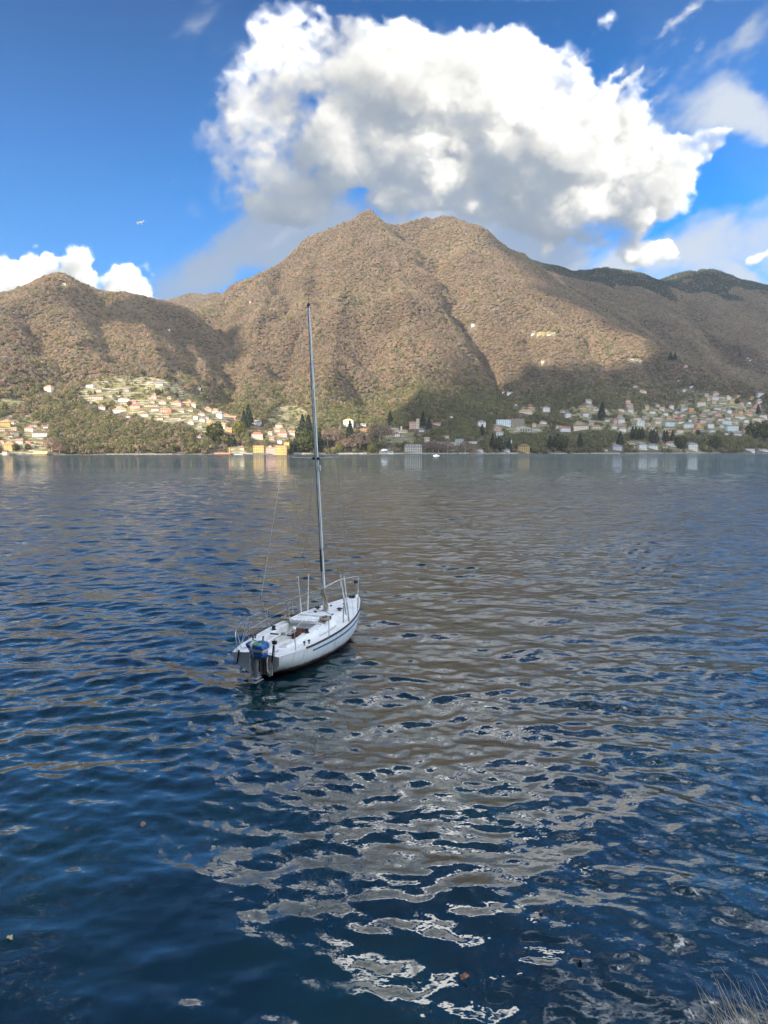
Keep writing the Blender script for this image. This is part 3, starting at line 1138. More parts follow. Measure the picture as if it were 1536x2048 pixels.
def c3(x, y):
    return 400 + x * .3125, 700 + y * .3125


def c4(x, y):
    return 740 + x * .28646, 700 + y * .28646


def c5(x, y):
    return 1100 + x * .28385, 700 + y * .28385


def hs_(fn, sc, rows):
    for r in rows:
        x, y, w, h, wc, rc, rk = r[:7]
        u, v = fn(x, y)
        H_LIST.append(dict(u=u, v=v, w=w * sc, h=h * sc, wall=wc, roof=rc, kind=rk, note=r[7] if len(r) > 7 else None))


hs_(c2, .3125, [
    (307, 268, 48, 40, 'cream', 'orange', 'hip', 'square cream house with orange roof standing alone in the woods above the left village'),
    (575, 240, 46, 16, 'white', 'flat', 'flat'), (960, 216, 40, 20, 'pale', 'brown', 'gable'), (1012, 216, 44, 16, 'stone', 'brown', 'gable'), (612, 322, 84, 30, 'stone', 'brown', 'gable'),
    (790, 335, 66, 22, 'white', 'flat', 'flat'), (862, 378, 56, 34, 'pink', 'red', 'hip'), (765, 402, 82, 30, 'white', 'orange', 'hip'), (1045, 402, 46, 28, 'pink', 'terracotta', 'gable'),
    (1082, 402, 34, 30, 'red', 'terracotta', 'gable'), (1130, 357, 56, 30, 'pink', 'terracotta', 'gable'), (1190, 361, 38, 28, 'yellow', 'orange', 'gable'), (965, 364, 80, 18, 'cream', 'brown', 'gable'),
    (990, 394, 42, 24, 'white', 'brown', 'gable'), (1285, 420, 36, 24, 'white', 'terracotta', 'gable'), (1402, 436, 34, 40, 'white', 'grey', 'gable'), (1250, 452, 24, 32, 'white', 'brown', 'gable'),
    (1315, 442, 30, 20, 'white', 'brown', 'gable'), (1020, 449, 36, 24, 'cream', 'brown', 'gable'), (818, 436, 26, 18, 'white', 'brown', 'gable'), (1355, 496, 50, 38, 'yellow', 'orange', 'gable'),
    (1412, 498, 58, 30, 'cream', 'orange', 'gable'), (1465, 526, 42, 28, 'orange', 'terracotta', 'gable'), (1268, 256, 26, 18, 'white', 'brown', 'gable'), (25, 490, 56, 40, 'yellow', 'orange', 'hip'),
    (185, 526, 52, 38, 'cream', 'red', 'hip', 'cream two storey house with bright red roof on the left hamlet'), (252, 556, 92, 42, 'white', 'brown', 'gable', 'wide white gabled house on a rock terrace at the right end of left hamlet'),
    (60, 556, 74, 42, 'cream', 'brown', 'hip'), (120, 606, 36, 34, 'white', 'terracotta', 'gable'), (58, 641, 76, 56, 'yellow', 'orange', 'gable', 'large yellow gabled villa with green shutters on left shore hamlet'),
    (30, 689, 30, 44, 'cream', 'brown', 'hip'), (250, 689, 74, 36, 'yellow', 'yellow', 'gable', 'yellow boathouse with low gable standing at the water left of the jetty'),
    (1415, 684, 88, 24, 'red', 'terracotta', 'gable', 'low brick red boathouse at the water left of the yellow villa'), (1522, 684, 50, 18, 'white', 'grey', 'flat'), (72, 473, 36, 16, 'cream', 'brown', 'gable'),
    (1270, 566, 30, 17, 'white', 'brown', 'gable'), (905, 400, 30, 18, 'cream', 'brown', 'gable'), (1160, 402, 34, 20, 'pale', 'terracotta', 'gable'), (1215, 395, 26, 22, 'cream', 'brown', 'gable'),
    (700, 300, 40, 16, 'stone', 'brown', 'gable'), (650, 246, 30, 12, 'stone', 'brown', 'gable'), (1120, 445, 60, 16, 'pale', 'brown', 'gable'), (1335, 470, 30, 22, 'pale', 'orange', 'gable'), (395, 540, 26, 16, 'pale', 'brown', 'gable')])
hs_(c3, .3125, [
    (362, 571, 66, 45, 'cream', 'red', 'hip', 'cream house with red roof above the yellow lakeside villa'), (528, 556, 56, 36, 'pink', 'red', 'hip'), (586, 553, 42, 36, 'cream', 'terracotta', 'gable'), (512, 602, 26, 30, 'white', 'brown', 'hip'),
    (360, 481, 50, 32, 'white', 'grey', 'gable'), (268, 645, 26, 24, 'cream', 'brown', 'gable'), (950, 497, 60, 52, 'white', 'yellow', 'hip', 'white villa with yellow roof half hidden in trees right of mast'), (1045, 521, 38, 16, 'orange', 'orange', 'gable'),
    (1044, 489, 32, 16, 'white', 'grey', 'gable'), (1417, 526, 30, 22, 'white', 'grey', 'gable'), (988, 612, 20, 24, 'cream', 'brown', 'gable')])
hs_(c4, .28646, [
    (625, 671, 54, 46, 'grey', 'flat', 'flat', 'pale grey flat roofed block with rows of windows behind the middle shore'), (520, 671, 140, 26, 'grey', 'flat', 'flat', 'long low grey building left of pale grey block at the middle shore'),
    (780, 537, 52, 44, 'white', 'grey', 'hip', 'white cube shaped house alone among dark trees on the shaded middle shore'), (932, 529, 94, 40, 'blue-white', 'flat', 'flat', 'long white industrial building with flat roof beside the brown concrete block'),
    (1028, 531, 90, 46, 'brown', 'flat', 'flat', 'brown concrete block joined to the right of white industrial building'), (893, 571, 50, 28, 'pink', 'flat', 'flat'), (906, 602, 44, 26, 'white', 'flat', 'flat'), (912, 630, 44, 28, 'blue-white', 'flat', 'flat'),
    (960, 657, 62, 26, 'blue-white', 'flat', 'flat'), (950, 713, 54, 28, 'white', 'grey', 'gable'), (1078, 721, 72, 56, 'yellow', 'brown', 'hip', 'ochre three storey villa with brown hip roof at the shaded middle shore'),
    (770, 713, 42, 28, 'white', 'grey', 'gable'), (715, 652, 56, 14, 'white', 'grey', 'flat'), (1088, 446, 86, 30, 'cream', 'orange', 'hip'), (1233, 437, 46, 40, 'white', 'terracotta', 'hip'), (1122, 401, 26, 16, 'red', 'red', 'gable'),
    (980, 305, 42, 16, 'white', 'brown', 'gable'), (934, 305, 18, 18, 'white', 'brown', 'gable'), (1383, 476, 36, 38, 'white', 'grey', 'hip'), (1366, 573, 66, 36, 'white', 'red', 'gable'), (1470, 562, 104, 40, 'cream', 'brown', 'gable'),
    (470, 529, 52, 20, 'white', 'red', 'gable'), (567, 473, 22, 14, 'white', 'grey', 'gable'), (1213, 90, 42, 16, 'cream', 'terracotta', 'gable'), (360, 572, 30, 20, 'white', 'grey', 'gable'), (1017, 390, 14, 12, 'white', 'grey', 'gable')])
hs_(c5, .28385, [
    (330, 558, 62, 30, 'cream', 'orange', 'gable'), (237, 436, 38, 26, 'yellow', 'orange', 'gable', 'yellow house at the upper left of the right hillside village'), (255, 476, 36, 38, 'white', 'brown', 'hip'), (327, 432, 46, 22, 'white', 'terracotta', 'gable'),
    (380, 436, 42, 22, 'white', 'grey', 'gable'), (404, 508, 32, 26, 'white', 'brown', 'gable'), (465, 522, 36, 38, 'pink', 'terracotta', 'gable'), (504, 517, 40, 36, 'white', 'grey', 'gable'), (452, 557, 36, 30, 'white', 'terracotta', 'hip'),
    (610, 494, 56, 24, 'cream', 'brown', 'gable'), (640, 537, 50, 38, 'white', 'flat', 'flat'), (580, 560, 46, 24, 'white', 'brown', 'gable'), (755, 488, 44, 18, 'cream', 'brown', 'gable'), (757, 522, 46, 28, 'cream', 'terracotta', 'hip'),
    (814, 462, 30, 26, 'white', 'brown', 'gable'), (846, 541, 66, 30, 'blue-white', 'flat', 'flat', 'wide modern pale blue white house with flat roof in right village'), (838, 491, 32, 22, 'pink', 'terracotta', 'gable'), (885, 482, 26, 20, 'pink', 'orange', 'gable'),
    (920, 492, 46, 16, 'red', 'red', 'gable'), (940, 467, 36, 18, 'white', 'terracotta', 'gable'), (980, 549, 62, 36, 'white', 'grey', 'hip'), (1000, 437, 30, 26, 'orange', 'orange', 'gable', 'bright orange house in the top row of the right hillside village'),
    (1050, 551, 27, 26, 'orange', 'terracotta', 'gable', 'bright orange house in the bottom row of the right hillside village'), (1068, 397, 56, 36, 'cream', 'brown', 'hip'), (1135, 552, 40, 40, 'white', 'brown', 'hip'), (1142, 582, 40, 22, 'white', 'grey', 'gable'),
    (915, 586, 46, 30, 'cream', 'brown', 'hip'), (840, 592, 62, 22, 'red', 'terracotta', 'gable'), (770, 612, 46, 36, 'stone', 'brown', 'hip'), (990, 508, 22, 22, 'white', 'brown', 'gable'), (1030, 506, 36, 20, 'pink', 'terracotta', 'gable'),
    (1185, 422, 42, 22, 'white', 'brown', 'gable'), (1217, 388, 42, 18, 'white', 'brown', 'gable'), (1185, 468, 42, 30, 'pink', 'terracotta', 'gable'), (1265, 447, 32, 30, 'white', 'grey', 'hip'), (1207, 502, 46, 28, 'cream', 'brown', 'gable'),
    (1250, 527, 62, 24, 'blue-white', 'flat', 'flat'), (1287, 573, 84, 32, 'blue-white', 'flat', 'flat'), (1325, 604, 48, 24, 'white', 'grey', 'gable'), (1245, 599, 20, 18, 'white', 'brown', 'gable'), (1385, 577, 42, 30, 'pink', 'red', 'gable'),
    (1340, 487, 62, 26, 'white', 'terracotta', 'gable'), (1385, 512, 28, 26, 'white', 'brown', 'gable'), (1460, 502, 54, 36, 'cream', 'brown', 'gable'), (1515, 507, 60, 14, 'red', 'red', 'gable'), (1440, 522, 26, 20, 'pale', 'brown', 'gable'),
    (1120, 490, 42, 20, 'pale', 'brown', 'gable'), (1290, 467, 42, 20, 'pink', 'terracotta', 'gable'), (1257, 492, 32, 26, 'white', 'brown', 'gable'), (1160, 442, 32, 18, 'white', 'brown', 'gable'), (1105, 430, 40, 18, 'pale', 'brown', 'gable'),
    (1230, 430, 28, 18, 'pale', 'terracotta', 'gable'), (1080, 470, 36, 18, 'pale', 'terracotta', 'gable'), (690, 525, 34, 20, 'pale', 'red', 'gable'), (1010, 470, 28, 16, 'white', 'brown', 'gable'), (1310, 520, 30, 24, 'cream', 'terracotta', 'gable'),
    (472, 711, 66, 40, 'lilac', 'grey', 'hip', 'lilac grey house with two gables at the right lakefront'), (655, 702, 54, 46, 'white', 'grey', 'hip'), (726, 701, 62, 36, 'white', 'grey', 'hip', 'white lakeside guest house with balcony on the right lakefront'), (858, 682, 66, 34, 'white', 'red', 'hip', 'white villa with red roof set above the right lakefront'),
    (1005, 711, 64, 54, 'white', 'grey', 'hip', 'tall white villa with grey roof on the right lakefront'), (1412, 718, 62, 20, 'white', 'grey', 'flat', 'low white boathouse with flat roof near the right end of lakefront'), (1500, 718, 66, 18, 'white', 'grey', 'gable', 'long low white shed at the far right end of the lakefront'),
    (600, 264, 40, 20, 'stone', 'brown', 'gable'), (655, 307, 46, 22, 'cream', 'orange', 'gable'), (960, 123, 34, 24, 'pink', 'brown', 'hip'), (910, 221, 22, 12, 'white', 'brown', 'gable'), (1000, 271, 22, 18, 'white', 'brown', 'gable'),
    (955, 292, 34, 16, 'white', 'brown', 'gable'), (575, 73, 44, 14, 'pale', 'brown', 'gable'), (633, 89, 24, 12, 'white', 'brown', 'gable'), (1397, 63, 20, 11, 'white', 'brown', 'gable'), (1413, 78, 20, 11, 'white', 'brown', 'gable'),
    (1213, 347, 38, 14, 'white', 'brown', 'gable'), (1405, 382, 22, 20, 'white', 'brown', 'gable'), (1480, 357, 22, 14, 'white', 'brown', 'gable'), (480, 680, 24, 20, 'white', 'grey', 'gable'), (395, 718, 20, 14, 'white', 'grey', 'gable')])
for (u, v, w, h, wc, rc) in [(128, 570, 10, 5, 'stone', 'brown'), (946, 652, 7, 5, 'white', 'brown'), (1046, 665, 6, 4, 'pale', 'brown'), (1067, 671, 9, 6, 'white', 'brown'), (1079, 671, 8, 5, 'orange', 'orange'), (1099, 671, 10, 5, 'cream', 'brown'), (500, 606, 5, 5, 'pink', 'red'), (337, 662, 5, 5, 'white', 'brown')]:
    H_LIST.append(dict(u=u, v=v, w=w, h=h, wall=wc, roof=rc, kind='gable', note='small stone ruin on the very top of the left hill' if u == 128 else None))

def more_houses():
    """the rest of the close-set village houses, between the ones placed above"""
    rng = np.random.default_rng(55)
    zones = [(1170, 1290, 806, 866, 10), (1290, 1420, 812, 866, 12), (1400, 1530, 792, 866, 20), (195, 330, 774, 822, 6), (290, 470, 796, 858, 15), (2, 92, 845, 905, 8), (770, 900, 862, 900, 5), (540, 600, 842, 884, 5), (1060, 1160, 812, 860, 5)]
    for u0, u1, v0, v1, cnt in zones:
        k = tries = 0
        while k < cnt and tries < 900:
            tries += 1
            u, v = rng.uniform(u0, u1), rng.uniform(v0, v1)
            if u0 == 290 and abs(v - (808 + (u - 290) * .26)) > 26:
                continue
            if any(abs(u - q['u']) < (q['w'] / 2 + 6.5) and abs(v - q['v']) < 6.5 for q in H_LIST):
                continue
            wc = rng.choice(['white', 'white', 'cream', 'pale', 'pink', 'stone', 'yellow'] if u > 700 else ['cream', 'pale', 'stone', 'white', 'pink'])
            rc = rng.choice(['brown', 'terracotta', 'grey', 'orange'])
            H_LIST.append(dict(u=u, v=v, w=rng.uniform(7, 14), h=rng.uniform(5.5, 10), wall=str(wc), roof=str(rc), kind=str(rng.choice(['gable', 'gable', 'hip'])), note=None))
            k += 1


more_houses()

NUMS = ['leftmost', 'second from left', 'third from left', 'fourth from left', 'fifth from left', 'sixth from left', 'seventh from left', 'eighth from left', 'ninth from left', 'tenth from left', 'eleventh from left', 'twelfth from left', 'thirteenth from left', 'fourteenth from left', 'fifteenth from left', 'sixteenth from left', 'seventeenth from left', 'eighteenth from left']


def area_of(u, v):
    if v < 775 and u > 900 or v < 700:
        return 'upper slope'
    if u < 112:
        return 'left hamlet'
    if u < 480 and v < 862:
        return 'sunny left village'
    if u < 640:
        return 'sunny shore'
    if u < 760:
        return 'shore right of mast'
    if u < 1085:
        return 'shaded middle shore'
    if v < 876:
        return 'right hillside village'
    return 'right lakefront'


ROWSPLIT = {'sunny left village': (790, 822), 'right hillside village': (833, 852), 'left hamlet': (868, 890), 'shaded middle shore': (845, 880), 'sunny shore': (865, 890)}


def house_labels():
    groups = {}
    for hd in H_LIST:
        ar = area_of(hd['u'], hd['v'])
        hd['area'] = ar
        size = 'long low' if hd['w'] > 3 * hd['h'] else ('tiny' if hd['w'] < 8.2 else ('small' if hd['w'] < 13 else 'larger'))
        roof = 'flat roof' if hd['roof'] == 'flat' or hd['kind'] == 'flat' else hd['roof'] + ' roof'
        row = ''
        if ar in ROWSPLIT:
            a, b = ROWSPLIT[ar]
            row = ('top row of ' if hd['v'] < a else 'middle row of ' if hd['v'] < b else 'bottom row of ')
        col = {'pale': 'beige', 'stone': 'stone'}.get(hd['wall'], hd['wall']).replace('blue-white', 'bluish white')
        hd['base'] = f"{size} {col} house with {roof}, {row}{ar}"
        if not hd['note']:
            groups.setdefault(hd['base'], []).append(hd)
    for b, l in groups.items():
        if len(l) == 1:
            l[0]['label'] = b
        else:
            for i, hd in enumerate(sorted(l, key=lambda q: q['u'])):
                hd['label'] = f"{b}, {NUMS[min(i, 17)]}"
    for hd in H_LIST:
        if hd['note']:
            hd['label'] = hd['note']


house_labels()
_win = {}


def window_mesh(w, h, mat):
    k = (round(w, 1), round(h, 1), mat.name)
    if k not in _win:
        o = MB().box(-w / 2, w / 2, -.07, .07, 0, h).build('window', mat)
        _win[k] = o.data
        bpy.data.objects.remove(o)
    return _win[k]


def add_windows(root, w, h, y, cols, rows, z0=0.0, x0=0.0, ww=1.1, wh=1.6, mat=None):
    """a front of windows, every one its own part"""
    for r in range(rows):
        for c in range(cols):
            o = bpy.data.objects.new('window', window_mesh(ww, wh, mat or M_PANE))
            COL.objects.link(o)
            o.parent = root
            o.location = (x0 + (c - (cols - 1) / 2) * w / cols, y, z0 + (r + .32) * h / rows)


def roof_part(root, w, d, z, rh, kind, mat, ov=.6):
    mb = MB()
    x, y = w / 2 + ov, d / 2 + ov
    if kind == 'flat':
        mb.box(-x + .3, x - .3, -y + .3, y - .3, z, z + .5)
    elif kind == 'gable':
        mb.add([(-x, -y, z - .12), (x, -y, z - .12), (x, 0, z + rh), (-x, 0, z + rh), (-x, y, z - .12), (x, y, z - .12),
                (-x, -y, z - .42), (x, -y, z - .42), (x, y, z - .42), (-x, y, z - .42)],
               [(0, 1, 2, 3), (3, 2, 5, 4), (6, 9, 8, 7), (0, 6, 7, 1), (5, 8, 9, 4), (1, 7, 8, 5, 2), (0, 3, 4, 9, 6)])
    elif kind == 'front':
        mb.add([(-x, -y, z - .12), (-x, y, z - .12), (0, y, z + rh), (0, -y, z + rh), (x, -y, z - .12), (x, y, z - .12),
                (-x, -y, z - .42), (-x, y, z - .42), (x, y, z - .42), (x, -y, z - .42)],
               [(0, 3, 2, 1), (3, 4, 5, 2), (6, 7, 8, 9), (0, 1, 7, 6), (4, 9, 8, 5), (1, 2, 5, 8, 7), (0, 6, 9, 4, 3)])
    else:
        t = max(w / 2 - d / 2, .4)
        mb.add([(-x, -y, z - .1), (x, -y, z - .1), (x, y, z - .1), (-x, y, z - .1), (-t, 0, z + rh), (t, 0, z + rh), (-x, -y, z - .4), (x, -y, z - .4), (x, y, z - .4), (-x, y, z - .4)],
               [(0, 1, 5, 4), (1, 2, 5), (2, 3, 4, 5), (3, 0, 4), (0, 6, 7, 1), (1, 7, 8, 2), (2, 8, 9, 3), (3, 9, 6, 0), (6, 9, 8, 7)])
    return mb.build('roof', mat, root)


def make_house(hd, rng):
    x, y, z = hit(hd['u'], hd['v'])
    s = y / FPX
    w, h = hd['w'] * s * 1.06, hd['h'] * s * 1.04
    if hd['area'] == 'upper slope':
        w, h = w * .72, h * .85
    kind = hd['kind']
    if kind == 'gable' and (rng.random() < .35 or 'gabled' in (hd['note'] or '')):
        kind = 'front'
    rh = 0 if kind == 'flat' else min(h * .36, w * .30, 3.4)
    if kind in ('front',):
        rh = min(h * .4, w * .32)
    wh = h - rh if kind != 'flat' else h - .4
    d = float(np.clip(w * rng.uniform(.6, .9), 5, 12))
    root = empty('house', (x, y + d / 2 + .5, z), rng.uniform(-.28, .28))
    tag(root, hd['label'], 'house', 'houses on the far shore')
    mb = MB().box(-w / 2, w / 2, -d / 2, d / 2, -7, wh)
    if kind == 'gable':
        for sx in (-1, 1):
            mb.add([(sx * w / 2, -d / 2, wh), (sx * w / 2, d / 2, wh), (sx * w / 2, 0, wh + rh * d / (d + 1.2))], [(0, 1, 2)])
    if kind == 'front':
        for sy in (-1, 1):
            mb.add([(-w / 2, sy * d / 2, wh), (w / 2, sy * d / 2, wh), (0, sy * d / 2, wh + rh * w / (w + 1.2))], [(0, 1, 2)])
    mb.build('wall', WM[hd['wall']], root)
    roof_part(root, w, d, wh + .02, rh, kind, RM[hd['roof']])
    if hd['w'] > 8:
        rows = max(1, int(round(wh / 3.3)))
        cols = max(2, min(7, int(round(w / 3.4))))
        add_windows(root, w, wh, -d / 2 - .05, cols, min(rows, 4), ww=1.2, wh=min(1.7, wh / rows * .55), mat=M_PANE if rng.random() < .7 else M_SHUT)
        if kind != 'flat' and rng.random() < .7:
            cx = rng.uniform(-.3, .3) * w
            MB().box(cx - .4, cx + .4, -.2, .6, wh + rh * .4, wh + rh + 1.1).build('chimney', WM['pale'], root)
    HOUSE_BOXES.append((hd['u'], hd['v'] - hd['h'], hd['w'] / 2, hd['v'], y))
    return root


def houses():
    rng = np.random.default_rng(31)
    for hd in H_LIST:
        make_house(hd, rng)


def wing(root, name, mat, x0, x1, y0, y1, z1, z0=-5.0):
    return MB().box(x0, x1, y0, y1, z0, z1).build(name, mat, root)


def special_buildings():
    # the yellow villa on the water's edge
    u, v = 541, 912
    x, y, z = hit(u, v - 1)
    s = y / FPX
    root = empty('lakeside_villa', (x, y + 6, 1.0))
    tag(root, 'long yellow lakeside villa of two tall wings joined by a lower peach middle', 'villa')
    def X(px):
        return (px - u) * s
    H = 17 * s
    wing(root, 'left_wing', WM['yellow'], X(507), X(527.5), -6, 6, H)
    wing(root, 'right_wing', WM['yellow'], X(551.5), X(573), -6, 6, H)
    wing(root, 'middle_wing', WM['pink'], X(527.6), X(551.4), -3, 6, H * .78)
    wing(root, 'rear_wing', WM['yellow'], X(566), X(576.5), 6.5, 14, H * 1.4)
    for nm, a, b in (('roof', 506, 528.5), ('roof', 550.5, 574)):
        MB().box(X(a), X(b), -6.6, 6.6, H + .02, H + .7).build(nm, RM['terracotta'], root)
    MB().box(X(528.6), X(550.4), -3.5, 6, H * .78 + .02, H * .78 + .6).build('roof', RM['terracotta'], root)
    MB().box(X(565.5), X(577), 6.2, 14.4, H * 1.4 + .02, H * 1.4 + .6).build('roof', RM['terracotta'], root)
    add_windows(root, X(527.5) - X(507), H * .95, -6.05, 5, 3, 0, X(517.2), 1.2, 2.0)
    add_windows(root, X(573) - X(551.5), H * .95, -6.05, 5, 3, 0, X(562.2), 1.2, 2.0)
    add_windows(root, X(551.4) - X(527.6), H * .75, -3.05, 6, 3, 0, X(539.5), 1.2, 1.9)
    MB().add([(X(535), -3.2, H * .8), (X(544), -3.2, H * .8), (X(539.5), -3.2, H * 1.02), (X(535), -2.6, H * .8), (X(544), -2.6, H * .8), (X(539.5), -2.6, H * 1.02)],
             [(0, 1, 2), (5, 4, 3), (0, 3, 4, 1), (1, 4, 5, 2), (2, 5, 3, 0)]).build('pediment', WM['cream'], root)
    HOUSE_BOXES.append((541, 888, 37, 913, y))
    # brick chimney of the boathouse left of the villa
    x, y, z = hit(458.8, 911)
    s = y / FPX
    root = empty('brick_chimney', (x, y + 3, 1.0))
    tag(root, 'slim orange brick chimney stack beside the brick red boathouse', 'chimney')
    MB().lathe([(1.1, -2), (.95, 12 * s), (1.15, 12.2 * s), (1.15, 13 * s), (.9, 13.2 * s)], 12).build('stack', WM['orange'], root, 40)
    # hotel with many windows on the shaded shore
    u, v = 826.5, 906
    x, y, z = hit(u, v)
    s = y / FPX
    W_, H_ = 34 * s, 18 * s
    root = empty('grand_hotel', (x, y + 7, z - .5))
    tag(root, 'white lakeside hotel with rows of tall windows and grey mansard roof', 'hotel')
    wing(root, 'wall', WM['pale'], -W_ / 2, W_ / 2, -6, 6, H_ * .74)
    MB().loft([[(-W_ / 2 - .4, -6.4, H_ * .74 + .03), (W_ / 2 + .4, -6.4, H_ * .74 + .03), (W_ / 2 + .4, 6.4, H_ * .74 + .03), (-W_ / 2 - .4, 6.4, H_ * .74 + .03)],
               [(-W_ / 2 + .8, -5.2, H_), (W_ / 2 - .8, -5.2, H_), (W_ / 2 - .8, 5.2, H_), (-W_ / 2 + .8, 5.2, H_)]], True, (True, True)).build('mansard_roof', RM['grey'], root)
    add_windows(root, W_ * .96, H_ * .72, -6.05, 9, 3, 0, 0, 1.5, 2.6)
    for c in range(5):
        MB().box(-.8, .8, -.5, .5, 0, 2.2).build('dormer', WM['pale'], root, loc=((c - 2) * W_ / 5.6, -5.9, H_ * .79))
    HOUSE_BOXES.append((826.5, 886, 18, 908, y))
    # tall house with a square tower
    u, v = 826, 859
    x, y, z = hit(u, v)
    s = y / FPX
    root = empty('tower_villa', (x, y + 6, z))
    tag(root, 'pale pink villa with a square tower among dark trees above the hotel', 'villa')
    wing(root, 'wall', WM['pink'], -7.2 * s, 6.6 * s, -5, 5, 15 * s)
    wing(root, 'tower', WM['cream'], 6.65 * s, 12.5 * s, -5.3, 1, 20.5 * s)
    roof_part(root, 13.6 * s, 10, 15 * s + .02, 2.0, 'hip', RM['brown']).location.x = -.3 * s
    MB().box(6.3 * s, 12.9 * s, -5.8, 1.5, 20.5 * s + .02, 21.2 * s).build('tower_roof', RM['terracotta'], root)
    add_windows(root, 13 * s, 14.5 * s, -5.05, 4, 3, 0, -.3 * s, 1.2, 2.0)
    add_windows(root, 5 * s, 19 * s, -5.35, 2, 4, 0, 9.6 * s, .9, 1.8)
    HOUSE_BOXES.append((828, 838, 11, 860, y))
    # cream villa with a little turret
    u, v = 802.5, 867
    x, y, z = hit(u, v)
    s = y / FPX
    root = empty('turret_villa', (x, y + 5, z))
    tag(root, 'low cream villa with small round turret left of the pink tower villa', 'villa')
    wing(root, 'wall', WM['cream'], -12.5 * s, 12.5 * s, -4, 4, 6 * s)
    roof_part(root, 25 * s, 8, 6 * s + .02, 1.6, 'hip', RM['terracotta'])
    MB().lathe([(2.0 * s, 6 * s), (2.0 * s, 12 * s), (2.3 * s, 12.1 * s), (.2, 14.5 * s)], 12, (0, -1, 0)).build('turret', WM['cream'], root, 40)
    add_windows(root, 24 * s, 6 * s, -4.05, 7, 1, 0, 0, 1.2, 2.2)
    HOUSE_BOXES.append((802, 852, 13, 868, y))
    # glass pavilion at the water, long pale terrace building behind it
    u, v = 772, 909
    x, y, z = hit(u, v)
    s = y / FPX
    root = empty('glass_pavilion', (x, y + 4, 1.2))
    tag(root, 'white glazed pavilion with round roof standing over the water left of hotel', 'pavilion')
    wing(root, 'wall', WM['blue-white'], -13 * s, 14 * s, -3, 4, 5.2 * s, -2)
    add_windows(root, 26 * s, 5 * s, -3.05, 10, 1, 0, 0, 1.5, 3.0)
    MB().box(-13.5 * s, 14.5 * s, -3.5, 4.5, 5.2 * s + .02, 5.7 * s).build('roof', RM['flat'], root)
    MB().lathe([(7 * s, 5.72 * s), (6.6 * s, 8 * s), (5 * s, 9.2 * s), (1, 9.8 * s)], 16, (-3 * s, 0, 0)).build('lantern_roof', WM['blue-white'], root, 40)
    HOUSE_BOXES.append((772, 897, 15, 911, y))
    u, v = 806, 879
    x, y, z = hit(u, v)
    s = y / FPX
    root = empty('terrace_building', (x, y + 4, z))
    tag(root, 'long pale building with colonnaded terrace below the cream turret villa', 'building')
    wing(root, 'wall', WM['pale'], -19 * s, 19 * s, -3, 4, 3.6 * s)
    MB().box(-20 * s, 20 * s, -5.2, 4.2, 3.6 * s + .02, 4.2 * s).build('roof', RM['flat'], root)
    for c in range(12):
        MB().lathe([(.25, -5), (.25, 3.6 * s)], 8).build('column', M_TRIM, root, loc=((c - 5.5) * 3.2 * s, -4.8, 0))
    HOUSE_BOXES.append((806, 873, 21, 880, y))
    # stone viaduct with arches on the right
    u, v = 1046, 862
    x, y, z = hit(u, v)
    s = y / FPX
    root = empty('arched_wall', (x, y + 2, z))
    tag(root, 'pale stone retaining wall with row of arches below the brown concrete block', 'wall', kind='thing')
    prof = [(-20, 0), (-20, 4), (-8, 8), (2, 9.5), (10, 7), (20, 4.5), (36, 3.4), (36, 0)]
    vs = [(a * s, -1, b * s if b else -5) for a, b in prof] + [(a * s, 1, b * s if b else -5) for a, b in prof]
    k = len(prof)
    MB().add(vs, [tuple(range(k)), tuple(range(2 * k - 1, k - 1, -1))] + [(i, i + k, (i + 1) % k + k, (i + 1) % k) for i in range(k)]).build('wall', M_STONEWALL, root)
    for c in range(5):
        a = (-4 + c * 5.2) * s
        pts = [(a - 1.6 * s, .2), (a - 1.6 * s, 2.4 * s), (a - 1.1 * s, 3.6 * s), (a, 4.2 * s), (a + 1.1 * s, 3.6 * s), (a + 1.6 * s, 2.4 * s), (a + 1.6 * s, .2)]
        MB().add([(p, -1.06, q) for p, q in pts], [tuple(range(7))]).build('arch', M_PANE, root)
    HOUSE_BOXES.append((1052, 852, 30, 864, y))


def shore_wall(u0, u1, hgt, label, name='quay_wall', mat=None, off=0.6, posts=0, arch=0):
    """a quay that follows the waterline between two columns of the photograph"""
    pts = []
    for u in np.linspace(u0, u1, max(3, int((u1 - u0) / 12))):
        r = ray(u, 912)
        ys = np.arange(950, 2300, 2.0)
        g = ys - shore_y(r[0] / r[1] * ys)
        y = ys[np.argmax(g > 0)]
        pts.append((r[0] / r[1] * y, y - off))
    root = empty(name, (pts[0][0], pts[0][1], 0))
    tag(root, label, 'quay', kind='thing')
    ox, oy = pts[0]
    rings = []
    for x, y in pts:
        rings.append([(x - ox, y - oy, -3), (x - ox, y - oy, hgt), (x - ox, y - oy + 3.5, hgt), (x - ox, y - oy + 3.5, -3)])
    MB().loft(rings, True, (True, True)).build('wall', mat or M_STONEWALL, root)
    rings = [[(a, b - .15, c) for a, b, c in ((q[0][0], q[0][1], hgt + .01), (q[0][0], q[0][1], hgt + .5), (q[0][0], q[0][1] + .6, hgt + .5), (q[0][0], q[0][1] + .6, hgt + .01))] for q in rings]
    MB().loft(rings, True, (True, True)).build('parapet', M_TRIM, root)
    for k in range(posts):
        t = (k + .5) / posts * (len(pts) - 1)
        i = int(t)
        f = t - i
        x = pts[i][0] * (1 - f) + pts[min(i + 1, len(pts) - 1)][0] * f - ox
        y = pts[i][1] * (1 - f) + pts[min(i + 1, len(pts) - 1)][1] * f - oy
        MB().box(-.9, .9, -.1, .1, -.5, hgt - .6).build('arch', M_PANE, root, loc=(x, y - .06, 0))
    return root


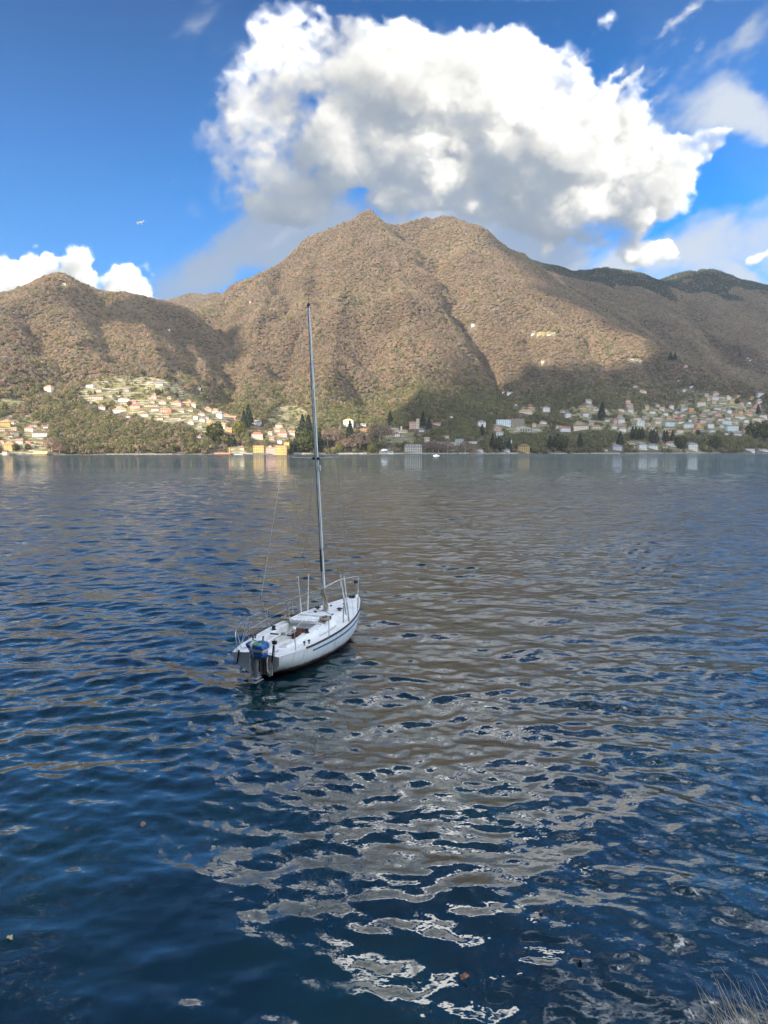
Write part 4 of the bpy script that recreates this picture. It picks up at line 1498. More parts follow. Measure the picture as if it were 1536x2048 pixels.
def shore_things():
    shore_wall(566, 733, 2.6, 'long pale stone lakeside wall with dark openings behind the mast', posts=16)
    shore_wall(467, 505, 2.4, 'short white stone quay between the brick boathouse and the yellow villa')
    shore_wall(758, 915, 2.4, 'long grey stone promenade wall in front of the hotel', posts=22)
    shore_wall(917, 1036, 2.8, 'grey stone quay with dark openings right of the hotel promenade', posts=8)
    shore_wall(1100, 1240, 2.2, 'low grey stone quay below the dark trees right of ochre villa')
    shore_wall(1250, 1440, 2.2, 'low pale stone quay along the right lakefront villas', posts=6)
    shore_wall(-20, 28, 2.2, 'pale stone quay at the left edge of the far shore')
    # wooden jetty on piles left
    x, y, z = hit(214, 911)
    x2, y2, _ = hit(345, 911)
    root = empty('jetty', (x, y - 4, 0))
    tag(root, 'long low pale jetty on piles running right from the yellow boathouse', 'jetty')
    L = x2 - x
    dy_ = y2 - y
    vs = []
    MB().add([(0, 0, 1.4), (L, dy_, 1.4), (L, dy_ + 2.5, 1.4), (0, 2.5, 1.4), (0, 0, 2.0), (L, dy_, 2.0), (L, dy_ + 2.5, 2.0), (0, 2.5, 2.0)],
             [(3, 2, 1, 0), (4, 5, 6, 7), (0, 1, 5, 4), (1, 2, 6, 5), (2, 3, 7, 6), (3, 0, 4, 7)]).build('deck', M_TRIM, root)
    for k in range(14):
        f = (k + .5) / 14
        MB().lathe([(.22, -4), (.22, 2.5)], 8).build('pile', M_TRIM, root, loc=(L * f, dy_ * f - .25, 0))
    # two aerials on the far ridge
    for u, v, hpx, lab in ((1217.5, 544, 15, 'taller thin aerial mast standing among conifers on the far right ridge'), (1223, 544.5, 10, 'shorter thin aerial mast right of taller one on the far ridge')):
        d = 3930
        x, y, z = at_dist(u, v, d)
        z = float(height(x, y))
        hh = (CAMH + (ray(u, v - hpx)[2] / ray(u, v - hpx)[1]) * d) - z
        root = empty('aerial_mast', (x, y, z - 2))
        tag(root, lab, 'aerial mast')
        MB().lathe([(1.5, 0), (1.1, hh * .6), (.7, hh + 2)], 8).build('pole', paint('aerial_grey', (.2, .2, .22), .5), root)
        for q in (.55, .75, .9):
            MB().box(-1.6, 1.6, -.3, .3, hh * q, hh * q + 1.4).build('antenna', paint('aerial_panel', (.45, .45, .46), .5), root)


M_BARK = paint('bark', (.16, .12, .09), .9, .3, 4)
M_PALEBARK = paint('pale_bark', (.42, .36, .28), .9, .2, 4)


def single_trees():
    """the trees near the shore that stand out one by one"""
    rng = np.random.default_rng(91)
    cols = {'cypress': (.040, .052, .028), 'conifer': (.042, .058, .036), 'round': (.075, .085, .035), 'bare': (.26, .19, .14), 'pink': (.30, .20, .16), 'yellowgreen': (.20, .19, .06)}
    mats = {k: mat_leaf('foliage_' + k, False, c) for k, c in cols.items()}
    shapes = {}
    for k, sh in (('cypress', 'cypress'), ('conifer', 'conifer'), ('round', 'round'), ('bare', 'bare'), ('pink', 'bare'), ('yellowgreen', 'round')):
        shapes[k] = []
        for i in range(3):
            p, nr = crown_points(520 if sh != 'bare' else 620, rng, sh)
            p = p.copy()
            top = p[:, 2].max()
            p /= top
            shapes[k].append(leaf_mesh('crown', mats[k], p, nr, {'cypress': .045, 'conifer': .055, 'round': .075, 'bare': .05}[sh], rng))
    trunk = MB()
    trunk.tube([(0, 0, -.08), (.01, 0, .2), (0, .01, .45), (.01, 0, .75)], [.03, .024, .018, .006], 7)
    for k in range(5):
        a = k * 1.26
        trunk.tube([(0, 0, .3 + .06 * k), (.16 * cos(a), .16 * sin(a), .5 + .06 * k), (.26 * cos(a), .26 * sin(a), .66 + .05 * k)], [.012, .008, .003], 5)
    tob = {m.name: trunk.build('trunk', m) for m in (M_BARK, M_PALEBARK)}
    tdat = {k: o.data for k, o in tob.items()}
    for o in tob.values():
        bpy.data.objects.remove(o)
    T = [  # column, base row, height in rows, kind
        (458, 894, 24, 'cypress'), (463, 895, 20, 'cypress'), (470, 893, 16, 'conifer'), (478, 872, 30, 'yellowgreen'), (430, 880, 34, 'round'), (438, 893, 22, 'cypress'),
        (497, 852, 40, 'conifer'), (488, 858, 34, 'conifer'), (605, 872, 40, 'conifer'), (617, 880, 46, 'conifer'), (612, 905, 42, 'round'), (640, 903, 36, 'conifer'), (590, 902, 20, 'round'), (582, 908, 12, 'round'),
        (655, 893, 34, 'bare'), (668, 890, 32, 'bare'), (690, 902, 24, 'pink'), (702, 898, 22, 'conifer'), (720, 899, 34, 'bare'), (729, 902, 28, 'conifer'), (742, 905, 18, 'yellowgreen'), (700, 878, 34, 'conifer'), (678, 905, 20, 'yellowgreen'),
        (706, 888, 14, 'cypress'), (694, 884, 14, 'cypress'), (760, 882, 32, 'bare'), (771, 880, 28, 'bare'), (780, 850, 26, 'conifer'), (846, 852, 26, 'conifer'), (858, 860, 22, 'conifer'), (866, 905, 24, 'bare'), (877, 907, 22, 'bare'), (895, 907, 26, 'bare'), (930, 905, 22, 'bare'),
        (964, 872, 22, 'conifer'), (985, 895, 26, 'conifer'), (1000, 902, 30, 'round'), (1018, 903, 24, 'conifer'), (104, 904, 30, 'bare'), (119, 908, 20, 'pink'), (17, 878, 16, 'bare'), (32, 902, 14, 'round'), (56, 899, 12, 'round'),
        (1265, 880, 26, 'cypress'), (1271, 882, 28, 'cypress'), (1278, 880, 24, 'cypress'), (1284, 881, 26, 'cypress'), (1302, 888, 28, 'cypress'), (1307, 889, 30, 'cypress'), (1313, 888, 26, 'cypress'), (1328, 886, 24, 'cypress'), (1333, 887, 26, 'cypress'), (1345, 884, 22, 'conifer'),
        (1360, 897, 24, 'round'), (1405, 902, 14, 'yellowgreen'), (1430, 896, 22, 'round'), (1396, 870, 10, 'round'), (1200, 842, 26, 'conifer'), (1204, 838, 30, 'conifer'), (1475, 808, 10, 'round'), (1516, 830, 20, 'conifer'), (1508, 876, 30, 'round'), (1525, 878, 34, 'round'), (1240, 895, 30, 'conifer'), (1160, 895, 26, 'conifer'), (1120, 900, 30, 'round'), (1100, 898, 26, 'conifer'),
        (259, 812, 9, 'round'), (140, 760, 9, 'conifer'), (285, 752, 9, 'round'), (316, 790, 12, 'round'), (325, 788, 9, 'conifer'), (353, 795, 9, 'round'), (240, 790, 8, 'conifer'), (190, 790, 9, 'conifer'), (1341, 722, 16, 'conifer'), (1350, 722, 14, 'conifer'), (1230, 683, 8, 'conifer'), (1117, 668, 7, 'conifer'),
        (223, 578, 7, 'conifer'), (1480, 715, 9, 'conifer')]
    nm = {'cypress': ('cypress_tree', 'narrow dark cypress', 'cypress'), 'conifer': ('conifer_tree', 'dark green conifer', 'conifer'), 'round': ('evergreen_tree', 'rounded evergreen tree', 'tree'), 'bare': ('bare_tree', 'bare brown winter tree', 'tree'),
          'pink': ('bare_tree', 'reddish bare tree', 'tree'), 'yellowgreen': ('leafy_tree', 'yellow green tree', 'tree')}
    names = {}
    for i, t in enumerate(T):
        u, v = t[0], t[1]
        ar = area_of(u, v)
        names.setdefault((t[3], ar), []).append(i)
    lab = {}
    for (k, ar), l in names.items():
        ad = {'left hamlet': 'beside the left hamlet', 'upper slope': 'on the upper slope', 'sunny left village': 'in the sunny left village', 'sunny shore': 'on the sunny shore', 'shore right of mast': 'on the shore right of mast', 'shaded middle shore': 'on the shaded middle shore',
              'right hillside village': 'in the right hillside village', 'right lakefront': 'behind the right lakefront'}[ar]
        l = sorted(l, key=lambda i: T[i][0])
        for j, i in enumerate(l):
            lab[i] = f"{nm[k][1]} {ad}" + (f", {NUMS[min(j, 17)]}" if len(l) > 1 else '')
    for i, (u, v, hpx, k) in enumerate(T):
        x, y, z = hit(u, v)
        hh = hpx * y / FPX * 1.05
        root = empty(nm[k][0], (x, y, z), rng.uniform(0, 6.28))
        tag(root, lab[i], nm[k][2], 'single trees near the far shore')
        c = bpy.data.objects.new('crown', shapes[k][i % 3])
        COL.objects.link(c)
        c.parent = root
        wd = {'cypress': .62, 'conifer': .95, 'round': 1.0, 'bare': .95, 'pink': 1.0, 'yellowgreen': .9}[k]
        c.scale = (hh * wd, hh * wd, hh)
        tr = bpy.data.objects.new('trunk', tdat['pale_bark' if k in ('bare', 'pink') else 'bark'])
        COL.objects.link(tr)
        tr.parent = root
        tr.scale = (hh, hh, hh)
        HOUSE_BOXES.append((u, v - hpx * .8, 1.5, v, y)) if hpx > 12 else None


houses()
special_buildings()
shore_things()
single_trees()

# ------------------------------------------------------------------ the sailing boat
BOAT_POS, BOAT_HEAD = (-3.567, 20.106), 0.393
BL, ZS, ZB = 6.88, 0.67, 1.10
BX = [0, .5, 1, 2, 3, 4, 5, 6, 6.5, 6.88]
BY = [.76, .92, 1.04, 1.16, 1.19, 1.10, .88, .52, .28, .03]


def beam(x):
    """half width of the deck"""
    xs = np.array(BX)
    i = int(np.clip(np.searchsorted(xs, x) - 1, 0, len(xs) - 2))
    m = np.gradient(np.array(BY), xs)
    h = xs[i + 1] - xs[i]
    t = (x - xs[i]) / h
    return float((2 * t ** 3 - 3 * t ** 2 + 1) * BY[i] + (t ** 3 - 2 * t ** 2 + t) * h * m[i] + (-2 * t ** 3 + 3 * t ** 2) * BY[i + 1] + (t ** 3 - t ** 2) * h * m[i + 1])


def sheer(x):
    return ZS + (ZB - ZS) * (0.12 * x / BL + .88 * (x / BL) ** 1.9)


def roof_rise(x):
    return .20 * float(smoothstep(x, 5.35, 3.6)) if x > 2.75 else .20


def deck_z(x, y):
    b = max(beam(x), .02)
    r = .05 * (1 - min(1, (y / b) ** 2))
    w = .66 * min(1, b / 1.1)
    up = roof_rise(x) * float(smoothstep(abs(y), w + .10, w - .04)) if x >= 2.75 else 0
    return sheer(x) + r + up


def boat_materials():
    M = {}
    # weathered gelcoat: vertical runs of grime on the sides, bottom paint low down
    m, n, b = material('gelcoat_hull')
    tcn = n.node('ShaderNodeTexCoord')
    p = tcn.outputs['Object']
    px, py, pz = n.sep(p)
    runs = n.noise(n.mapping(p, scale=(9, 9, .7)), 1.0, 4, .6)
    blot = n.noise(p, 2.2, 5, .65)
    white = n.mix(n.rng(runs, .48, .74, 0, .8), (.90, .93, .93), (.58, .61, .56))
    white = n.mix(n.rng(blot, .50, .75, 0, .55), white, (.55, .58, .52))
    edge = n.m('ADD', pz, n.m('MULTIPLY', n.m('SUBTRACT', n.noise(n.mapping(p, scale=(3, 3, 6)), 1.5, 5, .7), .5), .16))
    grime = n.mix(n.rng(blot, .4, .6), (.045, .038, .030), (.16, .14, .11))
    foul = n.mix(n.rng(n.noise(p, 4, 5, .7), .42, .58), (.022, .016, .014), (.20, .014, .018))
    c = n.mix(n.rng(edge, .17, .27), grime, white)
    c = n.mix(n.rng(edge, .085, .125), foul, c)
    n.put(b.inputs['Base Color'], c)
    b.inputs['Roughness'].default_value = .32
    M['hull'] = m
    m, n, b = material('gelcoat_deck')
    p = n.node('ShaderNodeTexCoord').outputs['Object']
    d1, d2, d3 = n.noise(p, 1.6, 6, .68), n.noise(p, 9, 5, .7), n.noise(n.mapping(p, scale=(1, 4, 4)), 2.4, 5, .6)
    c = n.mix(n.rng(d1, .40, .68, 0, .55), (.92, .92, .91), (.66, .67, .65))
    c = n.mix(n.rng(d2, .54, .72, 0, .75), c, (.42, .43, .40))
    c = n.mix(n.rng(d3, .60, .80, 0, .45), c, (.50, .47, .40))
    n.put(b.inputs['Base Color'], c)
    b.inputs['Roughness'].default_value = .55
    M['deck'] = m
    M['transom'] = paint('gelcoat_transom', (.74, .74, .77), .45, .10, 2.5)
    M['stripe'] = paint('blue_stripe', (.06, .15, .33), .5, .35, 9)
    M['black'] = paint('black_plastic', (.018, .018, .020), .45, .25, 8)
    m, n, b = material('toe_rail_black')
    p = n.node('ShaderNodeTexCoord').outputs['Object']
    px, py, pz = n.sep(p)
    hole = n.m('LESS_THAN', n.m('FRACT', n.m('MULTIPLY', px, 9.0)), .33)
    n.put(b.inputs['Base Color'], n.mix(n.m('MULTIPLY', hole, .8), (.02, .02, .022), (.11, .11, .11)))
    b.inputs['Roughness'].default_value = .5
    M['rail'] = m
    M['steel'] = paint('stainless_tube', (.55, .56, .57), .28, .15, 12, 1.0)
    M['dullsteel'] = paint('weathered_tube', (.46, .45, .43), .55, .25, 8, .5)
    M['whitetube'] = paint('white_plastic_tube', (.82, .82, .78), .5, .18, 6)
    M['alu'] = paint('mast_alloy', (.80, .84, .82), .38, .10, 1.5, .0)
    M['wire'] = paint('rigging_wire', (.38, .38, .38), .4, .2, 20, .8)
    M['thread'] = paint('pale_line', (.62, .62, .60), .7, .15, 12)
    m, n, b = material('varnished_boards')
    p = n.node('ShaderNodeTexCoord').outputs['Object']
    g = n.noise(n.mapping(p, scale=(6, 30, 3)), 1.0, 5, .6)
    px, py, pz = n.sep(p)
    seam = n.m('LESS_THAN', n.m('FRACT', n.m('MULTIPLY', py, 7.5)), .07)
    c = n.mix(n.rng(g, .3, .7), (.17, .055, .03), (.30, .11, .06))
    n.put(b.inputs['Base Color'], n.mix(seam, c, (.03, .012, .008)))
    b.inputs['Roughness'].default_value = .45
    M['wood'] = m
    m, n, b = material('blue_tarpaulin')
    p = n.node('ShaderNodeTexCoord').outputs['Object']
    f = n.noise(p, 7, 4, .6, .8)
    px, py, pz = n.sep(p)
    c = n.mix(n.rng(f, .3, .7), (.010, .06, .27), (.03, .16, .50))
    gre = n.m('MULTIPLY', n.rng(pz, 1.10, 1.14), n.rng(n.noise(p, 3.5, 2), .48, .54))
    n.put(b.inputs['Base Color'], n.mix(gre, c, (.10, .28, .14)))
    b.inputs['Roughness'].default_value = .35
    bp = n.node('ShaderNodeBump')
    bp.inputs['Strength'].default_value = .9
    bp.inputs['Distance'].default_value = .04
    n.put(bp.inputs['Height'], n.voro(n.v('ADD', p, n.v('SCALE', n.noise(p, 5, 2, color=True), .2)), 9, 'F1'))
    n.put(b.inputs['Normal'], bp.outputs[0])
    M['tarp'] = m
    M['strap'] = paint('pale_webbing', (.66, .62, .52), .8, .12, 10)
    M['rope'] = paint('weathered_rope', (.42, .37, .29), .9, .35, 30)
    M['motor'] = paint('motor_grey', (.17, .18, .20), .4, .25, 5)
    M['bright'] = paint('bare_alloy', (.50, .50, .50), .45, .25, 8, .6)
    M['tan'] = paint('faded_wood_cap', (.40, .30, .20), .7, .2, 8)
    M['dark'] = paint('dark_opening', (.012, .012, .014), .8, .1, 3)
    return M


POLE_P = [((4.40, .97), (4.21, .97, 2.15)), ((4.72, .90), (4.72, .84, 2.15))]
POLE_S = [((4.45, -.68), (4.60, -.42, 2.23)), ((3.95, -1.02), (4.18, -.75, 2.25))]


def sailboat():
    M = boat_materials()
    R = empty('sailboat', (BOAT_POS[0], BOAT_POS[1], 0), pi / 2 - BOAT_HEAD)
    R.rotation_euler.x = radians(-.6)
    tag(R, 'small white sailing boat with bare mast and tarp wrapped outboard motor on the lake', 'sailboat')

    # --- hull: lofted from the transom to the stem
    xs = np.concatenate([np.linspace(0, 5.6, 29), np.linspace(5.75, BL, 13)])
    S = np.linspace(0, 1, 13)

    def section(x, s, side):
        b, zs = beam(x), sheer(x)
        f = x / BL
        zk = -.34 * sin(pi * min(1, max(0, (f * .92 + .06)))) ** .8 + .10 * (1 - smoothstep(f, 0, .16)) + .04
        z = zs + (zk - zs) * s
        fine = 1.9 - .75 * smoothstep(f, .55, 1.0) + .0
        y = b * (1 - s ** (3.0 * fine / 1.9)) ** .62 * (1 - .06 * s)
        xx = x - 1.05 * smoothstep(f, .72, 1.0) * s ** 1.15 + .16 * (1 - f) ** 6 * s
        return (float(xx), float(side * y), float(z))
    rings = []
    for x in xs:
        rings.append([section(x, s, 1) for s in S] + [section(x, s, -1) for s in S[::-1][1:]])
    MB().loft(rings).build('hull', M['hull'], R, 'all')
    MB().add(rings[0], [tuple(range(len(rings[0])))]).build('transom', M['transom'], R)

    # --- deck with the opening of the cockpit
    CA, CF, CW = .72, 2.75, .45
    rows = [0, .2, .45, .6, .72] + list(np.linspace(.9, 2.6, 9)) + [2.74, 2.752] + list(np.linspace(2.85, 6.7, 40)) + [6.8, BL - .01]
    mb = MB()
    vs, idx = [], []
    for x in rows:
        b = beam(x) - .012
        iy = min(CW, .5 * b)
        cols = [b, b * .94 + iy * .06] + [iy + (b - iy) * q for q in (.8, .62, .52, .44, .36, .28, .18, .08)] + [iy, iy * .5, 0]
        cols = cols + [-q for q in cols[::-1][1:]]
        vs += [(x, y, deck_z(x, y)) for y in cols]
    nc = len(cols)
    fs = []
    for i in range(len(rows) - 1):
        inside = CA - .01 <= rows[i] and rows[i + 1] <= CF
        for k in range(nc - 1):
            if inside and 10 <= k < nc - 11:
                continue
            fs.append((i * nc + k, i * nc + k + 1, (i + 1) * nc + k + 1, (i + 1) * nc + k))
    mb.add(vs, fs).build('deck', M['deck'], R, 40)
    zc = deck_z(1.6, CW) + .01
    mb = MB()
    fl = .27
    mb.add([(CA, CW, fl), (CF, CW, fl), (CF, -CW, fl), (CA, -CW, fl), (CA, CW, deck_z(CA, CW)), (CF, CW, deck_z(CF - .01, CW)), (CF, -CW, deck_z(CF - .01, CW)), (CA, -CW, deck_z(CA, CW))],
           [(3, 2, 1, 0), (0, 1, 5, 4), (2, 3, 7, 6), (3, 0, 4, 7)])
    mb.build('cockpit_well', M['deck'], R)
    for sy in (1, -1):
        MB().add([(1.0, sy * (CW - .005), .29), (2.7, sy * (CW - .005), .29), (2.7, sy * .24, .29), (1.0, sy * .34, .29), (1.0, sy * (CW - .005), .46), (2.7, sy * (CW - .005), .46), (2.7, sy * .24, .44), (1.0, sy * .34, .44)],
                 [(0, 1, 2, 3), (4, 7, 6, 5), (3, 2, 6, 7), (0, 3, 7, 4), (1, 5, 6, 2)]).build('seat', M['deck'], R, bevel=.02)
        # coamings run from the cabin to the stern
        MB().loft([[(x, sy * (CW + .015), deck_z(x, CW) - .02), (x, sy * (CW + .015), deck_z(x, CW) + h), (x, sy * (CW + w), deck_z(x, CW) + h), (x, sy * (CW + w + .06), deck_z(x, CW + w) - .03)] for x, h, w in
                   ((.78, .02, .08), (1.1, .07, .14), (1.6, .11, .20), (2.2, .14, .24), (2.749, .16, .26))], True, (True, True)).build('coaming', M['deck'], R, 40, .012)
    # --- cabin: bulkhead with drop boards, sliding hatch with ribs, rails
    zr = sheer(2.76) + .25
    mb = MB()
    mb.add([(CF, .70, sheer(CF)), (CF, .64, zr - .02), (CF, .41, zr + .02), (CF, .41, .3), (CF, CW, .27), (CF, .70, .6),
            (CF, -.70, sheer(CF)), (CF, -.64, zr - .02), (CF, -.41, zr + .02), (CF, -.41, .3), (CF, -CW, .27), (CF, -.70, .6)],
           [(0, 1, 2, 3, 4, 5), (11, 10, 9, 8, 7, 6)])
    mb.build('bulkhead', M['deck'], R)
    MB().box(CF + .01, CF + .05, -.44, .44, .28, zr - .02).build('washboard', M['wood'], R, bevel=.004)
    for yy in (-.1, .12):
        MB().box(CF - .008, CF + .012, yy - .1, yy + .1, .78, .80).build('slat', M['tan'], R)
    MB().box(CF - .035, CF + .012, .02, .055, .62, .66).build('latch', M['steel'], R)
    for sy in (1, -1):
        MB().box(CF - .03, 3.62, sy * .47 - .035, sy * .47 + .035, zr - .05, zr + .075).build('hatch_rail', M['deck'], R, bevel=.012)
    hatch = MB().box(CF - .07, 3.30, -.43, .43, zr + .0, zr + .055).build('sliding_hatch', M['deck'], R, bevel=.012)
    for yy in (-.3, -.18, -.06, .06, .18, .3):
        MB().box(CF - .02, 3.2, yy - .018, yy + .018, zr + .056, zr + .072).build('rib', M['deck'], hatch, bevel=.004)
    MB().box(3.34, 3.50, -.44, .44, zr - .05, zr + .10).build('hatch_hood', M['deck'], R, bevel=.02)
    MB().box(CF - .09, CF - .055, -.44, .44, zr - .03, zr + .06).build('hatch_lip', M['deck'], R, bevel=.01)
    # --- stripe and toe rail follow the sheer
    for sy in (1, -1):
        rr = []
        for x in np.linspace(1.35, 6.82, 60):
            y, z = beam(x), sheer(x)
            a = section(x, .13, sy)
            b_ = section(x, .185, sy)
            o = .006 * sy
            rr.append([(a[0], a[1] + o, a[2]), (b_[0], b_[1] + o, b_[2]), (b_[0], b_[1] - o, b_[2]), (a[0], a[1] - o, a[2])])
        MB().loft(rr, True, (True, True)).build('stripe', M['stripe'], R, 40)
        rr = []
        for x in np.linspace(1.05, 6.84, 64):
            y, z = beam(x), sheer(x)
            rr.append([(x, sy * (y + .012), z - .018), (x, sy * (y + .012), z + .036), (x, sy * (y - .018), z + .036), (x, sy * (y - .03), z - .012)])
        MB().loft(rr, True, (True, True)).build('toe_rail', M['rail'], R)
    # --- mast, spreaders, rigging
    mx, mz = 4.25, deck_z(4.25, 0)
    TILT, MH = .079, 9.72
    def mast_p(h, dx=0.0, dy=0.0):
        return (mx - TILT * h + dx, dy, mz + h)
    rg = []
    for h in np.linspace(0, MH, 30):
        k = 1 if h < 6.5 else 1 - .35 * (h - 6.5) / (MH - 6.5)
        cx, cy, cz = mast_p(h)
        rg.append([(cx + .074 * k * cos(a), .052 * k * sin(a), cz) for a in np.linspace(0, 2 * pi, 16, endpoint=False)])
    mast = MB().loft(rg, True, (True, True)).build('mast', M['alu'], R, 50)
    MB().tube([mast_p(.9, -.079), mast_p(MH - .2, -.052)], .009, 6).build('sail_track', M['black'], mast)
    MB().tube([mast_p(1.35, -.085), mast_p(2.1, -.085)], .034, 8).build('boom_gooseneck', M['black'], mast, 40)
    MB().tube([mast_p(2.08, 0, -.09), mast_p(2.08, -.0, .09)], .018, 8).build('halyard_cleat', M['black'], mast)
    MB().lathe([(.10, -.03), (.12, .0), (.12, .02), (.09, .03)], 14, mast_p(.01)).build('mast_step', M['bright'], mast)
    for ex in (.06, -.05):
        MB().box(*(lambda c: (c[0] - .035, c[0] + .035, -.02 + ex * .3, .02 + ex * .3, c[2] - .03, c[2] + .10))(mast_p(MH, ex))).build('sheave_box', M['black'], mast, bevel=.006)
    top = mast_p(MH + .02)
    va = MB().tube([top, (top[0] + .02, 0, top[2] + .34)], .006, 6).build('wind_vane', M['black'], mast)
    MB().tube([(top[0] - .10, .07, top[2] + .33), (top[0] + .10, -.07, top[2] + .36)], [.012, .004], 6).build('vane_arrow', M['black'], va)
    c = mast_p(5.3, .10, -.01)
    MB().lathe([(.02, -.10), (.05, -.08), (.055, .03), (.03, .06)], 10, c).build('steaming_light', M['black'], mast, 40)
    c = mast_p(4.75, .02, -.085)
    MB().lathe([(.03, -.13), (.04, 0), (.02, .06)], 10, c).build('deck_light', M['whitetube'], mast, 40)
    sp = {}
    POLES = {1: POLE_P, -1: POLE_S}
    for sy in (1, -1):
        a, b_ = mast_p(5.02, -.02, .05 * sy), mast_p(5.06, -.16, .83 * sy)
        MB().tube([a, b_], [.024, .016], 8).build('spreader', M['alu'], mast, 40)
        MB().box(a[0] - .04, a[0] + .04, min(a[1] - .02 * sy, a[1] + .08 * sy), max(a[1] - .02 * sy, a[1] + .08 * sy), a[2] - .04, a[2] + .04).build('spreader_root', M['black'], mast)
        sp[sy] = b_
        cap_ = (4.55, sy * (beam(4.55) - .10), deck_z(4.55, .85))
        low = (4.12, sy * (beam(4.12) - .13), deck_z(4.12, .9))
        MB().tube([cap_, b_, mast_p(8.1, 0, .04 * sy)], .0045, 5).build('cap_shroud', M['wire'], R)
        MB().tube([low, mast_p(4.95, -.04, .05 * sy)], .0045, 5).build('lower_shroud', M['wire'], R)
        # white plastic sleeves over the feet of the shrouds
        for p0, p1 in (POLES[sy]):
            p0 = (p0[0], p0[1], deck_z(p0[0], p0[1]) - .01)
            mid = tuple(Vector(p0).lerp(Vector(p1), .42))
            MB().tube([p0, mid], .028, 8).build('shroud_sleeve', M['dullsteel'] if sy < 0 else M['whitetube'], R, 40)
            MB().tube([mid, p1], .019, 8).build('shroud_cover', M['whitetube'], R, 40)
        st = (3.75, sy * (beam(3.75) - .22), deck_z(3.75, .9))
        MB().tube([st, (st[0] - .02, st[1] + .02 * sy, st[2] + .55)], .022, 8).build('short_post', M['dullsteel'], R, 40)
    bow = (6.70, 0, sheer(6.7) + .05)
    MB().tube([bow, mast_p(8.15, .06)], .0045, 5).build('forestay', M['wire'], R)
    # line from the masthead through a ring to the side of the cockpit
    ring = (1.62, .78, 1.95)
    MB().tube([mast_p(MH - .1, -.09), ring], .0055, 5).build('topping_lift', M['thread'], R)
    MB().tube([ring, (1.95, .66, deck_z(1.95, .66))], .005, 5).build('tail_line', M['thread'], R)
    MB().tube([(ring[0] + .05 * cos(a), ring[1] + .02 * cos(a), ring[2] + .05 * sin(a)) for a in np.linspace(0, 2 * pi, 12, endpoint=False)], .010, 6, closed=True).build('ring', M['black'], R)
    for dx, dy, h in ((-.09, .03, 7.9), (-.06, -.045, 7.2)):
        MB().tube([mast_p(.6, dx, dy), mast_p(h, dx * .8, dy)], .005, 5).build('halyard', M['wire'], R)
    MB().tube([mast_p(4.9, -.06, .05), (2.9, .25, zr + .1)], .004, 5).build('spare_line', M['wire'], R)
    # rope wound round the foot of the mast
    rr = random.Random(4)
    bun = MB()
    for k in range(26):
        a = rr.uniform(-2.6, .6)
        r0 = rr.uniform(.085, .14)
        h0, h1 = rr.uniform(.02, .2), rr.uniform(.55, .82)
        pts = []
        for j in range(6):
            h = h0 + (h1 - h0) * j / 5
            rad_ = r0 * (1 - .25 * sin(pi * j / 5)) + rr.uniform(-.01, .01)
            aa = a + .25 * sin(j * 1.3 + k)
            c = mast_p(h)
            pts.append((c[0] + rad_ * cos(aa), rad_ * sin(aa) * .9, c[2]))
        bun.tube(pts, .013, 6)
    for h in (.50, .55, .60, .66, .72):
        c = mast_p(h)
        bun.tube([(c[0] + .105 * cos(a), .09 * sin(a), c[2] + .02 * sin(a * 2 + h * 30)) for a in np.linspace(0, 2 * pi, 16, endpoint=False)], .014, 6, closed=True)
    bun.build('rope_bundle', M['rope'], R, 60)

    def coil(cx, cy, cz, r, n, seed):
        q = random.Random(seed)
        mb = MB()
        for k in range(n):
            ox, oy, oz = q.uniform(-.03, .03), q.uniform(-.03, .03), q.uniform(0, .09)
            ra, rb = r * q.uniform(.75, 1.1), r * q.uniform(.55, .85)
            ti = q.uniform(-.25, .25)
            mb.tube([(cx + ox + ra * cos(a), cy + oy + rb * sin(a), cz + oz + .018 + .05 * (1 + sin(a + ti * 8)) * abs(ti) * 2) for a in np.linspace(0, 2 * pi, 18, endpoint=False)], .011, 6, closed=True)
        mb.build('rope_coil', M['rope'], R, 60)

    def winch(x, y, s=1.0, base=None):
        z = deck_z(x, y) if base is None else base
        w = MB().lathe([(.070 * s, 0), (.072 * s, .02), (.055 * s, .03), (.045 * s, .07), (.058 * s, .115), (.06 * s, .13), (.03 * s, .14)], 16, (x, y, z)).build('winch', M['black'], R, 50)
        MB().lathe([(.03 * s, .14), (.03 * s, .165)], 10, (x, y, z)).build('winch_socket', M['bright'], w, 50)
    cz_ = lambda x: deck_z(x, CW) + .11
    winch(1.95, CW + .12, 1.1, cz_(1.95) + .01)
    winch(1.95, -CW - .12, 1.1, cz_(1.95) + .01)
    winch(2.90, .60, .9)
    winch(2.98, -.62, .9)
    coil(2.72, .60, deck_z(2.8, .6) + .02, .15, 10, 1)
    coil(2.98, -.64, deck_z(2.98, .6) + .02, .17, 10, 2)
    for x, y in ((3.18, .60), (3.28, -.60)):
        MB().box(x - .09, x + .09, y - .085, y + .085, deck_z(x, y) - .01, deck_z(x, y) + .085).build('rope_clutch', M['black'], R, bevel=.012)
    for x, y in ((3.55, .42), (3.75, -.52), (3.9, .15), (3.95, .22), (5.3, .3), (5.6, -.05)):
        z = deck_z(x, y)
        MB().box(x - .05, x + .05, y - .022, y + .022, z - .01, z + .035).build('deck_block', M['black'], R, bevel=.006)
    for x, y in ((4.55, .42), (4.62, -.36)):
        z = deck_z(x, y)
        v = MB().lathe([(.055, -.01), (.045, .06)], 14, (x, y, z)).build('vent', M['tan'], R, 50)
        MB().lathe([(.105, .062), (.10, .085), (.06, .10)], 16, (x, y, z)).build('vent_cap', M['black'], v, 50)
